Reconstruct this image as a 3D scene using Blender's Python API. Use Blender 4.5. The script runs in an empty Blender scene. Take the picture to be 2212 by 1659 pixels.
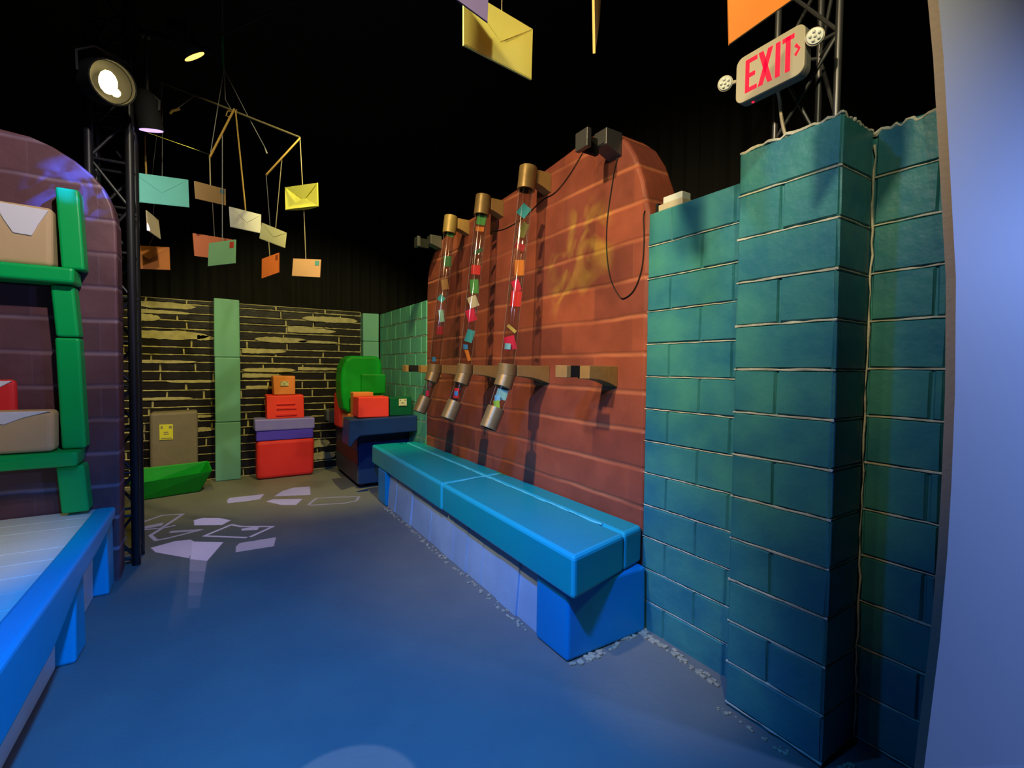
import bpy, bmesh, math, random
from mathutils import Vector, Matrix
random.seed(7)
sc = bpy.context.scene
C = sc.collection
rad = math.radians

# ------------------------------------------------------------------ camera
F_PX, YAW, PITCH, ROLL, CAM_H = 1013.62, rad(32.133), rad(1.949), rad(0.628), 1.4
FW = Vector((math.sin(YAW)*math.cos(PITCH), math.cos(YAW)*math.cos(PITCH), -math.sin(PITCH)))
_r = Vector((math.cos(YAW), -math.sin(YAW), 0)); _u = _r.cross(FW)
RT = _r*math.cos(ROLL) + _u*math.sin(ROLL)
UP = _u*math.cos(ROLL) - _r*math.sin(ROLL)
EYE = Vector((0, 0, CAM_H))
cd = bpy.data.cameras.new('camera'); cam = bpy.data.objects.new('camera', cd); C.objects.link(cam)
cd.sensor_width = 36; cd.sensor_fit = 'HORIZONTAL'; cd.lens = F_PX*36/2212; cd.clip_start = .02
M = Matrix((RT, UP, -FW)).transposed().to_4x4(); M.translation = EYE
cam.matrix_world = M
sc.camera = cam
sc.view_settings.view_transform = 'Standard'; sc.view_settings.look = 'None'
sc.view_settings.exposure = 0.0; sc.view_settings.gamma = 1.0; sc.view_settings.use_curve_mapping = False

def _ray(px, py): return FW + RT*((px-1106)/F_PX) - UP*((py-829.5)/F_PX)
def at_x(px, py, x): d = _ray(px, py); return EYE + d*(x/d.x)
def at_y(px, py, y): d = _ray(px, py); return EYE + d*(y/d.y)
def at_z(px, py, z=0): d = _ray(px, py); return EYE + d*((z-CAM_H)/d.z)
def at_t(px, py, t): return EYE + _ray(px, py)*t

# ------------------------------------------------------------------ world and lights
w = bpy.data.worlds.new('dark_room'); sc.world = w; w.use_nodes = True
w.node_tree.nodes['Background'].inputs[0].default_value = (.35, .5, 1, 1)
w.node_tree.nodes['Background'].inputs[1].default_value = .018

def aim(o, target):
    o.rotation_euler = (Vector(target)-o.location).to_track_quat('-Z', 'Y').to_euler()
def spot(name, loc, target, energy, color, size, blend=.5, radius=.05):
    l = bpy.data.lights.new(name, 'SPOT'); o = bpy.data.objects.new(name, l); C.objects.link(o)
    o.location = loc; aim(o, target)
    l.energy = energy; l.color = color; l.spot_size = rad(size); l.spot_blend = blend; l.shadow_soft_size = radius
    return o
KEY   = spot('key_warm_spot', (-.9, .74, 3.7), (1.95, 1.45, 2.0), 330, (1, .80, .42), 46, 1, .08)
KEY2  = spot('second_warm_spot', (-1.25, 1.5, 3.75), (1.95, 2.8, 1.7), 620, (1, .76, .38), 66, 1, .07)
PALE  = spot('pale_tube_spot', (-.75, .75, 2.75), (1.7, 3.2, 1.6), 75, (.60, .60, 1), 46, 1, .10)
FILLY = spot('yellow_far_spot', (1.2, 2.9, 4.1), (1.2, 6.6, 1.25), 430, (1, .86, .30), 66, .6, .05)
FLOORY = spot('yellow_floor_spot', (-.35, 4.9, 3.7), (-.35, 5.9, .2), 90, (1, .78, .08), 75, .5, .04)
BLUE  = spot('blue_floor_spot', (.0, .9, 2.55), (.62, 2.4, 0), 520, (.015, .26, 1), 84, .8, .06)
TEAL  = spot('blue_wall_spot', (-.5, 1.6, 3.6), (1.95, 1.1, 1.1), 95, (.02, .30, 1), 48, 1, .06)
FRONTW = spot('warm_front_fill', (-.5, -.6, 3.2), (1.3, 1.2, 2.6), 165, (1, .90, .52), 50, .9, .04)  # added unseen light, warms the hanging envelopes from the front
LAV   = spot('lavender_panel_spot', (3.2, -1.5, 2.2), (2.2, .38, 1.1), 225, (.21, .37, 1), 80, .8, .08)
LEFTL = spot('pale_alcove_spot', (.1, 1.4, 3.6), (-1.05, 3.8, 2.2), 260, (1, .88, .84), 50, 1, .05)
TABLEL = spot('warm_table_fill', (-1.9, 2.0, 2.6), (-1.22, 3.1, .5), 110, (1, .85, .35), 36, 1, .05)  # added unseen light, stands in for lamp glare on the table top
MOBL  = spot('yellow_mobile_spot', (-.1, 2.3, 3.7), (.35, 4.3, 2.5), 140, (1, .90, .55), 60, .6, .03)
CORNER = spot('amber_corner_fill', (.1, -.3, 3.4), (1.72, 1.45, .05), 170, (1, .85, .28), 15, 1, .03)  # added unseen light to brighten the floor corner by the bench
DISC  = spot('pale_floor_disc_spot', (.33, 1.5, 4.3), (.33, 1.5, 0), 260, (.55, .75, 1), 6.6, .06, .01)

def gobo_nodes(o):
    l = o.data; l.use_nodes = True; nt = l.node_tree; em = nt.nodes['Emission']
    tc = nt.nodes.new('ShaderNodeTexCoord'); sx = nt.nodes.new('ShaderNodeSeparateXYZ')
    nt.links.new(tc.outputs['Normal'], sx.inputs[0])
    def div(a):
        d = nt.nodes.new('ShaderNodeMath'); d.operation = 'DIVIDE'
        nt.links.new(sx.outputs[a], d.inputs[0]); nt.links.new(sx.outputs[2], d.inputs[1]); return d
    cx = nt.nodes.new('ShaderNodeCombineXYZ'); cx.inputs[2].default_value = 1
    nt.links.new(div(0).outputs[0], cx.inputs[0]); nt.links.new(div(1).outputs[0], cx.inputs[1])
    return nt, em, cx.outputs[0]
def breakup(o, scale, lo, hi):
    nt, em, vec = gobo_nodes(o)
    n = nt.nodes.new('ShaderNodeTexNoise'); n.inputs['Scale'].default_value = scale; n.inputs['Detail'].default_value = 3
    n.inputs['Distortion'].default_value = 1.2
    r = nt.nodes.new('ShaderNodeMapRange'); r.inputs[1].default_value = lo; r.inputs[2].default_value = hi
    nt.links.new(vec, n.inputs['Vector']); nt.links.new(n.outputs[0], r.inputs[0]); nt.links.new(r.outputs[0], em.inputs['Strength'])
def project_shapes(o, polys, soft=.0015):
    """slide projector: bright only where the ray crosses one of the convex floor shapes cut in its slide"""
    nt, em, vec = gobo_nodes(o)
    bpy.context.view_layer.update()
    inv = o.matrix_world.inverted(); last = None
    def mth(op, a, b):
        m = nt.nodes.new('ShaderNodeMath'); m.operation = op
        for i, s in enumerate((a, b)):
            if isinstance(s, (int, float)): m.inputs[i].default_value = s
            else: nt.links.new(s, m.inputs[i])
        return m.outputs[0]
    for poly, bright in polys:
        q = [inv @ Vector((p[0], p[1], 0)) for p in poly]; q = [Vector((p.x/p.z, p.y/p.z)) for p in q]
        ar = sum(q[i].x*q[(i+1) % len(q)].y - q[(i+1) % len(q)].x*q[i].y for i in range(len(q)))
        if ar < 0: q.reverse()
        acc = None
        for i in range(len(q)):
            a, b = q[i], q[(i+1) % len(q)]; d = (b-a).normalized(); nn = Vector((-d.y, d.x))
            v = nt.nodes.new('ShaderNodeVectorMath'); v.operation = 'DOT_PRODUCT'
            v.inputs[1].default_value = (nn.x, nn.y, -nn.dot(a)); nt.links.new(vec, v.inputs[0])
            acc = v.outputs['Value'] if acc is None else mth('MINIMUM', acc, v.outputs['Value'])
        r = nt.nodes.new('ShaderNodeMapRange'); r.inputs[1].default_value = -soft; r.inputs[2].default_value = soft
        r.inputs[4].default_value = bright
        nt.links.new(acc, r.inputs[0])
        last = r.outputs[0] if last is None else mth('MAXIMUM', last, r.outputs[0])
    nt.links.new(last, em.inputs['Strength'])

SPL_Y = spot('gold_splash_spot', (-.4, 1.6, 3.8), (1.95, 2.32, 2.1), 900, (.36, 1, .05), 13, .6, 0)
breakup(SPL_Y, 14, .45, .62)
SPL_B = spot('blue_splash_spot', (.6, 2.0, 3.7), (-.72, 3.87, 2.47), 2600, (.02, .12, 1), 9, .7, 0)
breakup(SPL_B, 16, .45, .6)

# slide projector on the floor: envelope shapes, measured where they fall on the floor
def fl(x, y): p = at_z(260+x/3.687, 980+y/3.687); return (p.x, p.y)
def stroke(pts, wd=7):
    out = []
    for (x0, y0), (x1, y1) in zip(pts, pts[1:]):
        a, b = Vector(fl(x0, y0)), Vector(fl(x1, y1)); d = (b-a).normalized(); n = Vector((-d.y, d.x))*.014
        out.append([a+n-d*.008, b+n+d*.008, b-n+d*.008, a-n-d*.008])
    return out
SHAPES = [([fl(*p) for p in s], b) for s, b in [
    ([(850, 370), (870, 352), (1145, 322), (1112, 362), (1010, 378), (855, 395)], 1),
    ([(1225, 340), (1290, 297), (1380, 270), (1510, 262), (1515, 328)], 1),
    ([(1160, 380), (1220, 362), (1450, 360), (1400, 408), (1280, 408)], 1),
    ([(585, 530), (650, 512), (790, 512), (880, 530), (810, 568), (590, 570)], 1),
    ([(965, 598), (1115, 573), (1090, 607), (965, 613)], .8),
    ([(205, 715), (440, 695), (530, 670), (620, 715), (545, 832), (280, 785)], .75),
    ([(570, 700), (820, 705), (690, 855), (555, 840)], .9),
    ([(555, 840), (690, 855), (676, 940), (551, 935)], .30), ([(551, 935), (676, 940), (662, 1030), (546, 1030)], .2),
    ([(546, 1030), (662, 1030), (645, 1130), (540, 1130)], .12), ([(540, 1130), (645, 1130), (630, 1230), (535, 1230)], .05),
    ([(920, 740), (950, 712), (1240, 665), (1222, 737), (920, 785)], .6),
    ([(400, 615), (650, 600), (590, 618), (390, 632)], .45),
    ([(100, 480), (205, 460), (170, 500), (100, 525)], .5),
    ([(180, 580), (345, 548), (330, 575), (120, 612)], .4)]]
for pts, b in [([(1500, 405), (1560, 355), (1720, 346), (1900, 342), (1880, 375), (1780, 395), (1510, 410)], .55),
               ([(885, 565), (960, 580), (1215, 580), (1040, 660)], .8), ([(885, 565), (670, 655), (1000, 668)], .8),
               ([(430, 572), (330, 595), (240, 650), (285, 690), (380, 672), (650, 605)], .5),
               ([(100, 572), (330, 492), (500, 480), (330, 592), (110, 612)], .45)]:
    SHAPES += [(q, b) for q in stroke(pts)]
SLIDE_POS = (-.38, 4.22, 3.02)
SLIDE = spot('violet_slide_spot', SLIDE_POS, (.3, 5.1, 0), 800, (.62, .52, 1), 75, .1, 0)
project_shapes(SLIDE, SHAPES)

# ------------------------------------------------------------------ materials
def mat(name, col, rough=.5, var=None, vscale=4, bump=0, bscale=30, emit=None, estr=0, metal=0, coat=0, vcontrast=.25):
    m = bpy.data.materials.new(name); m.use_nodes = True; nt = m.node_tree; b = nt.nodes['Principled BSDF']
    b.inputs['Base Color'].default_value = (*col, 1); b.inputs['Roughness'].default_value = rough
    b.inputs['Metallic'].default_value = metal; b.inputs['Specular IOR Level'].default_value = .3; b.inputs['Coat Weight'].default_value = coat
    tc = nt.nodes.new('ShaderNodeTexCoord')
    if var:
        n = nt.nodes.new('ShaderNodeTexNoise'); n.inputs['Scale'].default_value = vscale; n.inputs['Detail'].default_value = 5
        r = nt.nodes.new('ShaderNodeMapRange'); r.inputs[1].default_value = .5-vcontrast; r.inputs[2].default_value = .5+vcontrast
        x = nt.nodes.new('ShaderNodeMix'); x.data_type = 'RGBA'
        x.inputs[6].default_value = (*col, 1); x.inputs[7].default_value = (*var, 1)
        nt.links.new(tc.outputs['Object'], n.inputs['Vector']); nt.links.new(n.outputs[0], r.inputs[0])
        nt.links.new(r.outputs[0], x.inputs[0]); nt.links.new(x.outputs[2], b.inputs['Base Color'])
    if bump:
        n = nt.nodes.new('ShaderNodeTexNoise'); n.inputs['Scale'].default_value = bscale; n.inputs['Detail'].default_value = 6
        u = nt.nodes.new('ShaderNodeBump'); u.inputs['Strength'].default_value = bump; u.inputs['Distance'].default_value = .01
        nt.links.new(tc.outputs['Object'], n.inputs['Vector']); nt.links.new(n.outputs[0], u.inputs['Height'])
        nt.links.new(u.outputs[0], b.inputs['Normal'])
    if emit:
        b.inputs['Emission Color'].default_value = (*emit, 1); b.inputs['Emission Strength'].default_value = estr
    return m

def brick_mat(name, col, col2, line, roww, rowh, zoff, axes, rough=.45):
    """painted foam bricks: shallow carved rows whose rubbed joints show a paler paint"""
    m = mat(name, col, rough); nt = m.node_tree; b = nt.nodes['Principled BSDF']
    tc = nt.nodes.new('ShaderNodeNewGeometry'); s = nt.nodes.new('ShaderNodeSeparateXYZ'); c = nt.nodes.new('ShaderNodeCombineXYZ')
    nt.links.new(tc.outputs['Position'], s.inputs[0])
    wob = nt.nodes.new('ShaderNodeTexNoise'); wob.inputs['Scale'].default_value = 2.2
    nt.links.new(tc.outputs['Position'], wob.inputs['Vector'])
    ad = nt.nodes.new('ShaderNodeMath'); ad.operation = 'MULTIPLY_ADD'; ad.inputs[1].default_value = .03; ad.inputs[2].default_value = -zoff-.015
    nt.links.new(wob.outputs[0], ad.inputs[0])
    ad2 = nt.nodes.new('ShaderNodeMath'); ad2.operation = 'ADD'
    nt.links.new(ad.outputs[0], ad2.inputs[0]); nt.links.new(s.outputs[2], ad2.inputs[1])
    nt.links.new(s.outputs[axes], c.inputs[0]); nt.links.new(ad2.outputs[0], c.inputs[1])
    br = nt.nodes.new('ShaderNodeTexBrick'); br.inputs['Scale'].default_value = 1
    br.inputs['Brick Width'].default_value = roww; br.inputs['Row Height'].default_value = rowh
    br.inputs['Mortar Size'].default_value = .005; br.inputs['Mortar Smooth'].default_value = .9; br.inputs['Bias'].default_value = 0
    br.inputs['Color1'].default_value = (*col, 1); br.inputs['Color2'].default_value = (*col2, 1)
    br.inputs['Mortar'].default_value = (*[a*.8+b_*.2 for a, b_ in zip(col2, line)], 1)
    nt.links.new(c.outputs[0], br.inputs['Vector'])
    def mth(op, a, b_=0.0, c_=0.0):
        k = nt.nodes.new('ShaderNodeMath'); k.operation = op
        for i_, v in enumerate((a, b_, c_)):
            if isinstance(v, (int, float)): k.inputs[i_].default_value = v
            else: nt.links.new(v, k.inputs[i_])
        return k.outputs[0]
    tri = mth('PINGPONG', ad2.outputs[0], rowh/2)            # distance from the nearest row joint
    n = nt.nodes.new('ShaderNodeTexNoise'); n.inputs['Scale'].default_value = 5; n.inputs['Detail'].default_value = 7
    nt.links.new(tc.outputs['Position'], n.inputs['Vector'])
    n3 = nt.nodes.new('ShaderNodeTexNoise'); n3.inputs['Scale'].default_value = 1.6; n3.inputs['Detail'].default_value = 3
    nt.links.new(tc.outputs['Position'], n3.inputs['Vector'])
    worn = nt.nodes.new('ShaderNodeMapRange'); worn.inputs[1].default_value = .42; worn.inputs[2].default_value = .68; worn.inputs[3].default_value = .22
    nt.links.new(n3.outputs[0], worn.inputs[0])
    lm = nt.nodes.new('ShaderNodeMapRange'); lm.interpolation_type = 'SMOOTHERSTEP'
    lm.inputs[1].default_value = .022; lm.inputs[2].default_value = .0; nt.links.new(tri, lm.inputs[0])
    mx = nt.nodes.new('ShaderNodeMix'); mx.data_type = 'RGBA'; mx.blend_type = 'OVERLAY'; mx.inputs[0].default_value = .5
    nt.links.new(br.outputs[0], mx.inputs[6]); nt.links.new(n.outputs[0], mx.inputs[7])
    m2 = nt.nodes.new('ShaderNodeMix'); m2.data_type = 'RGBA'; m2.inputs[7].default_value = (*line, 1)
    nt.links.new(mth('MULTIPLY', lm.outputs[0], worn.outputs[0]), m2.inputs[0]); nt.links.new(mx.outputs[2], m2.inputs[6])
    nt.links.new(m2.outputs[2], b.inputs['Base Color'])
    u = nt.nodes.new('ShaderNodeBump'); u.inputs['Strength'].default_value = .5; u.inputs['Distance'].default_value = .012; u.invert = True
    nt.links.new(lm.outputs[0], u.inputs['Height'])
    u2 = nt.nodes.new('ShaderNodeBump'); u2.inputs['Strength'].default_value = .25; u2.inputs['Distance'].default_value = .01
    n2 = nt.nodes.new('ShaderNodeTexNoise'); n2.inputs['Scale'].default_value = 18; n2.inputs['Detail'].default_value = 6
    nt.links.new(tc.outputs['Position'], n2.inputs['Vector']); nt.links.new(n2.outputs[0], u2.inputs['Height'])
    nt.links.new(u.outputs[0], u2.inputs['Normal']); nt.links.new(u2.outputs[0], b.inputs['Normal'])
    return m

def glass_mat(name):
    m = bpy.data.materials.new(name); m.use_nodes = True; nt = m.node_tree; nt.nodes.clear()
    out = nt.nodes.new('ShaderNodeOutputMaterial'); t = nt.nodes.new('ShaderNodeBsdfTransparent'); g = nt.nodes.new('ShaderNodeBsdfGlossy')
    t.inputs[0].default_value = (.83, .82, .82, 1); g.inputs['Roughness'].default_value = .09
    f = nt.nodes.new('ShaderNodeFresnel'); f.inputs[0].default_value = 1.5
    mx = nt.nodes.new('ShaderNodeMixShader')
    cl = nt.nodes.new('ShaderNodeMapRange'); cl.inputs[2].default_value = .5; cl.inputs[3].default_value = .04; cl.inputs[4].default_value = .3
    nt.links.new(f.outputs[0], cl.inputs[0]); nt.links.new(cl.outputs[0], mx.inputs[0]); nt.links.new(t.outputs[0], mx.inputs[1]); nt.links.new(g.outputs[0], mx.inputs[2])
    lw = nt.nodes.new('ShaderNodeLayerWeight'); lw.inputs[0].default_value = .5
    er = nt.nodes.new('ShaderNodeMapRange'); er.inputs[1].default_value = .6; er.inputs[2].default_value = .98; er.inputs[4].default_value = .65
    df = nt.nodes.new('ShaderNodeBsdfTranslucent'); df.inputs[0].default_value = (.85, .86, .84, 1)
    d2 = nt.nodes.new('ShaderNodeBsdfDiffuse'); d2.inputs[0].default_value = (.85, .86, .84, 1)
    ms = nt.nodes.new('ShaderNodeMixShader'); ms.inputs[0].default_value = .4
    nt.links.new(df.outputs[0], ms.inputs[1]); nt.links.new(d2.outputs[0], ms.inputs[2])
    m2 = nt.nodes.new('ShaderNodeMixShader')
    nt.links.new(lw.outputs['Facing'], er.inputs[0]); nt.links.new(er.outputs[0], m2.inputs[0])
    nt.links.new(mx.outputs[0], m2.inputs[1]); nt.links.new(ms.outputs[0], m2.inputs[2])
    nt.links.new(m2.outputs[0], out.inputs[0]); return m

MT = dict(
    floor=mat('grey_concrete_floor', (.15, .15, .15), .55, (.19, .185, .17), 3, .25, 40),
    black=mat('black_ceiling_paint', (.006, .006, .007), .9),
    drape=mat('black_velour', (.012, .012, .012), .95),
    teal=mat('teal_block_paint', (.055, .26, .23), .42, (.018, .14, .22), 3.2, .4, 20, vcontrast=.17),
    colgreen=mat('pale_sea_green_foam', (.17, .42, .33), .45, (.13, .36, .33), 3, .12, 14),
    green=mat('sea_green_block_paint', (.11, .40, .24), .42, (.07, .30, .25), 3.5, .3, 22),
    # mortar shows worn and dirty stretches
    mortar=mat('pale_mortar', (.72, .71, .58), .8, (.34, .34, .28), 14, .5, 60),
    darktile=mat('dark_tile', (.006, .005, .008), .4, (.014, .010, .010), 5, .3, 20),
    ymortar=mat('old_cream_mortar', (.50, .44, .24), .8, (.30, .27, .15), 14, .5, 40),
    bench=mat('turquoise_foam', (.0, .27, .34), .42, (.0, .32, .34), 2.5, .12, 12),
    benchline=mat('rubbed_turquoise_joint', (.10, .55, .60), .5, None, 1, .2, 40),
    benchleg=mat('blue_foam', (.0, .24, .55), .4, (.0, .2, .5), 3, .1, 12),
    tableblue=mat('azure_foam', (.0, .38, .62), .4, (.0, .33, .58), 3, .1, 10),
    pale=mat('pale_silver_foam', (.34, .48, .66), .5, (.22, .33, .5), 3, .3, 14),
    white=mat('white_foam', (.80, .82, .80), .35, (.66, .70, .70), 3, .25, 9),
    whitepanel=mat('white_panel_paint', (.70, .72, .76), .55, (.64, .68, .75), 1.5, .08, 6),
    panelback=mat('brown_foam_edge', (.42, .33, .28), .8, None, 1, .3, 50),
    rubble=mat('dusty_crumbs', (.45, .40, .30), .9, (.3, .26, .18), 30, .5, 60),
    bronze=mat('bronze_paint', (.28, .185, .07), .4, (.22, .145, .055), 20, .1, 40, metal=.35),
    bracket=mat('brown_bracket_paint', (.30, .17, .055), .6, (.25, .14, .045), 12, .2, 40),
    glass=glass_mat('clear_acrylic'),
    blackmetal=mat('black_metal', (.015, .015, .018), .4, metal=.3),
    steel=mat('dull_steel', (.10, .10, .11), .38, metal=.7),
    brass=mat('gold_bar', (.42, .26, .06), .5, metal=.2),
    cord=mat('tan_cord', (.42, .36, .2), .7),
    wire=mat('grey_wire', (.22, .22, .2), .6),
    cable=mat('black_cable', (.01, .01, .01), .6),
    shelf=mat('green_foam', (.0, .48, .10), .4, (.0, .42, .085), 3, .12, 10),
    cream=mat('cream_foam', (.62, .43, .22), .6, (.56, .38, .19), 3, .12, 12),
    flap=mat('white_flap', (.74, .72, .74), .55, None, 1, .1, 12),
    red=mat('red_foam', (.80, .035, .03), .5, (.70, .025, .03), 4, .2, 12),
    redside=mat('bright_red_foam', (.85, .05, .035), .5),
    orange=mat('orange_foam', (.80, .26, .06), .5, (.72, .2, .06), 4, .2, 12),
    purple=mat('indigo_foam', (.10, .06, .80), .5, (.08, .05, .7), 4, .15, 12),
    navy=mat('navy_foam', (.010, .035, .14), .4, (.010, .028, .11), 3, .15, 12),
    maroon=mat('maroon_foam', (.10, .02, .03), .5, None, 1, .15, 12),
    slate=mat('slate_foam', (.045, .05, .075), .5, None, 1, .15, 12),
    greensack=mat('bright_green_foam', (.0, .33, .02), .5, (.0, .24, .015), 5, .2, 14),
    traygreen=mat('deep_tray_green', (.0, .20, .015), .5, (.0, .15, .01), 5, .2, 14),
    darkgreen=mat('dark_green_foam', (.0, .10, .035), .5, (.0, .075, .03), 5, .15, 14),
    lime=mat('lime_foam', (.35, .6, .06), .5, None, 1, .15, 14),
    greybox=mat('brown_grey_foam', (.20, .165, .13), .6, (.17, .14, .115), 8, .25, 30),
    sticker=mat('cream_sticker', (.62, .58, .36), .6),
    ink=mat('faded_ink', (.25, .22, .14), .7),
    ysticker=mat('yellow_sticker', (.66, .62, .05), .6),
    signface=mat('cream_sign_plastic', (.44, .39, .29), .4),
    signside=mat('grey_sign_plastic', (.20, .20, .19), .5),
    signred=mat('lit_red_letters', (.3, .0, .01), .6, emit=(1, .004, .035), estr=1.15),
    led=mat('red_indicator', (.5, .0, .02), .5, emit=(1, .02, .06), estr=1.2),
    lens=mat('clear_lamp_lens', (.55, .58, .56), .15),
    bulb=mat('clear_bulb', (.8, .8, .72), .1),
    lampon=mat('lit_yellow_lamp', (1, .8, .3), .5, emit=(1, .78, .28), estr=22),
    lamporange=mat('lit_amber_lamp', (1, .6, .2), .5, emit=(1, .52, .12), estr=2.2),
    lampviolet=mat('lit_violet_lamp', (.7, .5, 1), .5, emit=(.62, .42, 1), estr=1.5),
    blackmatte=mat('matt_black', (.004, .004, .005), .85), dullgold=mat('dull_gold_bar', (.16, .13, .06), .6),
    greenstrap=mat('green_strap', (.04, .28, .08), .7),
    olive=mat('dark_olive_reflector', (.012, .012, .004), .5),
    gold=mat('reflector_gold', (.5, .45, .12), .3, metal=.8),
)
RED_BRICK = brick_mat('red_brick_paint', (.29, .072, .040), (.16, .042, .032), (.44, .145, .075), .62, .2075, .03, 1)
PURPLE_BRICK = brick_mat('plum_brick_paint', (.14, .06, .07), (.10, .045, .055), (.28, .19, .26), .62, .2075, .01, 0)

# ------------------------------------------------------------------ mesh builder
class MB:
    def __init__(s): s.v = []; s.f = []; s.m = []
    def add(s, vs, fs, m=0):
        k = len(s.v); s.v += [Vector(p) for p in vs]; s.f += [[i+k for i in f] for f in fs]; s.m += [m]*len(fs); return s
    def hexa(s, a, b, m=0):
        """two quads a (bottom) and b (top), same order"""
        return s.add(list(a)+list(b), [(3, 2, 1, 0), (4, 5, 6, 7), (0, 1, 5, 4), (1, 2, 6, 5), (2, 3, 7, 6), (3, 0, 4, 7)], m)
    def box(s, x0, x1, y0, y1, z0, z1, m=0, jit=0):
        j = lambda: random.uniform(-jit, jit)
        q = [(x0, y0), (x1, y0), (x1, y1), (x0, y1)]
        return s.hexa([(x+j(), y+j(), z0) for x, y in q], [(x+j(), y+j(), z1+j()) for x, y in q], m)
    def prism(s, poly, off, m=0):
        n = len(poly); off = Vector(off); p = [Vector(q) for q in poly]
        return s.add(p+[q+off for q in p], [list(range(n))[::-1], list(range(n, 2*n))]+[(i, (i+1) % n, n+(i+1) % n, n+i) for i in range(n)], m)
    def cyl(s, p0, p1, r0, r1=None, n=20, m=0, caps=True):
        p0, p1 = Vector(p0), Vector(p1); r1 = r0 if r1 is None else r1
        d = (p1-p0).normalized(); a = d.orthogonal().normalized(); b = d.cross(a)
        vs = [p+(a*math.cos(t)+b*math.sin(t))*r for p, r in ((p0, r0), (p1, r1)) for t in [2*math.pi*i/n for i in range(n)]]
        fs = [(i, (i+1) % n, n+(i+1) % n, n+i) for i in range(n)]
        if caps: fs += [list(range(n))[::-1], list(range(n, 2*n))]
        return s.add(vs, fs, m)
    def ring(s, p0, p1, ro, ri, n=24, m=0):
        """open pipe with wall thickness"""
        p0, p1 = Vector(p0), Vector(p1); d = (p1-p0).normalized(); a = d.orthogonal().normalized(); b = d.cross(a)
        vs = [p+(a*math.cos(t)+b*math.sin(t))*r for p, r in ((p0, ro), (p1, ro), (p1, ri), (p0, ri)) for t in [2*math.pi*i/n for i in range(n)]]
        return s.add(vs, [(k*n+i, k*n+(i+1) % n, ((k+1) % 4)*n+(i+1) % n, ((k+1) % 4)*n+i) for k in range(4) for i in range(n)], m)
    def tube(s, pts, r, n=6, m=0):
        pts = [Vector(p) for p in pts]; k = len(pts); vs = []
        up = None
        for i, p in enumerate(pts):
            d = (pts[min(i+1, k-1)]-pts[max(i-1, 0)]).normalized()
            if up is None: up = d.orthogonal().normalized()
            a = (up-d*up.dot(d)).normalized(); up = a; b = d.cross(a); rr = r[i] if isinstance(r, (list, tuple)) else r
            vs += [p+(a*math.cos(2*math.pi*j/n)+b*math.sin(2*math.pi*j/n))*rr for j in range(n)]
        fs = [(i*n+j, i*n+(j+1) % n, (i+1)*n+(j+1) % n, (i+1)*n+j) for i in range(k-1) for j in range(n)]
        return s.add(vs, fs+[list(range(n))[::-1], list(range((k-1)*n, k*n))], m)
    def ball(s, c, r, n=12, m=0, sq=(1, 1, 1)):
        c = Vector(c); vs = []; h = n//2
        for i in range(1, h):
            for j in range(n):
                t, p = math.pi*i/h, 2*math.pi*j/n
                vs.append(c+Vector((math.sin(t)*math.cos(p)*sq[0], math.sin(t)*math.sin(p)*sq[1], math.cos(t)*sq[2]))*r)
        vs += [c+Vector((0, 0, r*sq[2])), c-Vector((0, 0, r*sq[2]))]; a, b = len(vs)-2, len(vs)-1
        fs = [(i*n+j, i*n+(j+1) % n, (i+1)*n+(j+1) % n, (i+1)*n+j) for i in range(h-2) for j in range(n)]
        fs += [(a, (j+1) % n, j) for j in range(n)]+[(b, (h-2)*n+j, (h-2)*n+(j+1) % n) for j in range(n)]
        return s.add(vs, fs, m)
    def base(s):
        xs, ys, zs = zip(*s.v); return Vector(((min(xs)+max(xs))/2, (min(ys)+max(ys))/2, min(zs)))
    def build(s, name, mats, parent=None, bevel=0, seg=2, smooth=False, loc=None):
        if not isinstance(mats, (list, tuple)): mats = [mats]
        org = parent['_o'] if parent is not None else (Vector(loc) if loc is not None else s.base())
        org = Vector(org)
        me = bpy.data.meshes.new(name); bm = bmesh.new()
        vs = [bm.verts.new(p-org) for p in s.v]
        for f, m in zip(s.f, s.m):
            try: q = bm.faces.new([vs[i] for i in f]); q.material_index = m; q.smooth = smooth
            except ValueError: pass
        bmesh.ops.recalc_face_normals(bm, faces=bm.faces[:]); bm.to_mesh(me); bm.free()
        if smooth: me.set_sharp_from_angle(angle=rad(40))
        for q in mats: me.materials.append(q)
        o = bpy.data.objects.new(name, me); C.objects.link(o)
        if parent is not None:
            o.parent = parent['_e'] if isinstance(parent, dict) else parent
        else: o.location = org
        if bevel:
            b = o.modifiers.new('soft_edges', 'BEVEL'); b.width = bevel; b.segments = seg; b.limit_method = 'ANGLE'; b.angle_limit = rad(40)
        return o
def tag(o, label=None, cat=None, group=None, kind=None):
    for k, v in (('label', label), ('category', cat), ('group', group), ('kind', kind)):
        if v: o[k] = v
    return o
def thing(name, label, cat, loc, group=None):
    e = bpy.data.objects.new(name, None); C.objects.link(e); e.location = loc; e.empty_display_size = .05
    tag(e, label, cat, group); return dict(_e=e, _o=Vector(loc))
def sub(o, parent):            # handle for a sub-part: child of a part that shares its thing's origin
    return dict(_e=o, _o=parent['_o'])
def own(o):                    # handle for a part of a one-mesh thing
    return dict(_e=o, _o=Vector(o.location))
def copy_tree(o, parent=None):
    c = o.copy(); C.objects.link(c)
    if parent: c.parent = parent
    for ch in list(o.children): copy_tree(ch, c)
    return c
def struct(name, mb, mats, label=None, **k): return tag(mb.build(name, mats, **k), label, None, None, 'structure')

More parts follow.
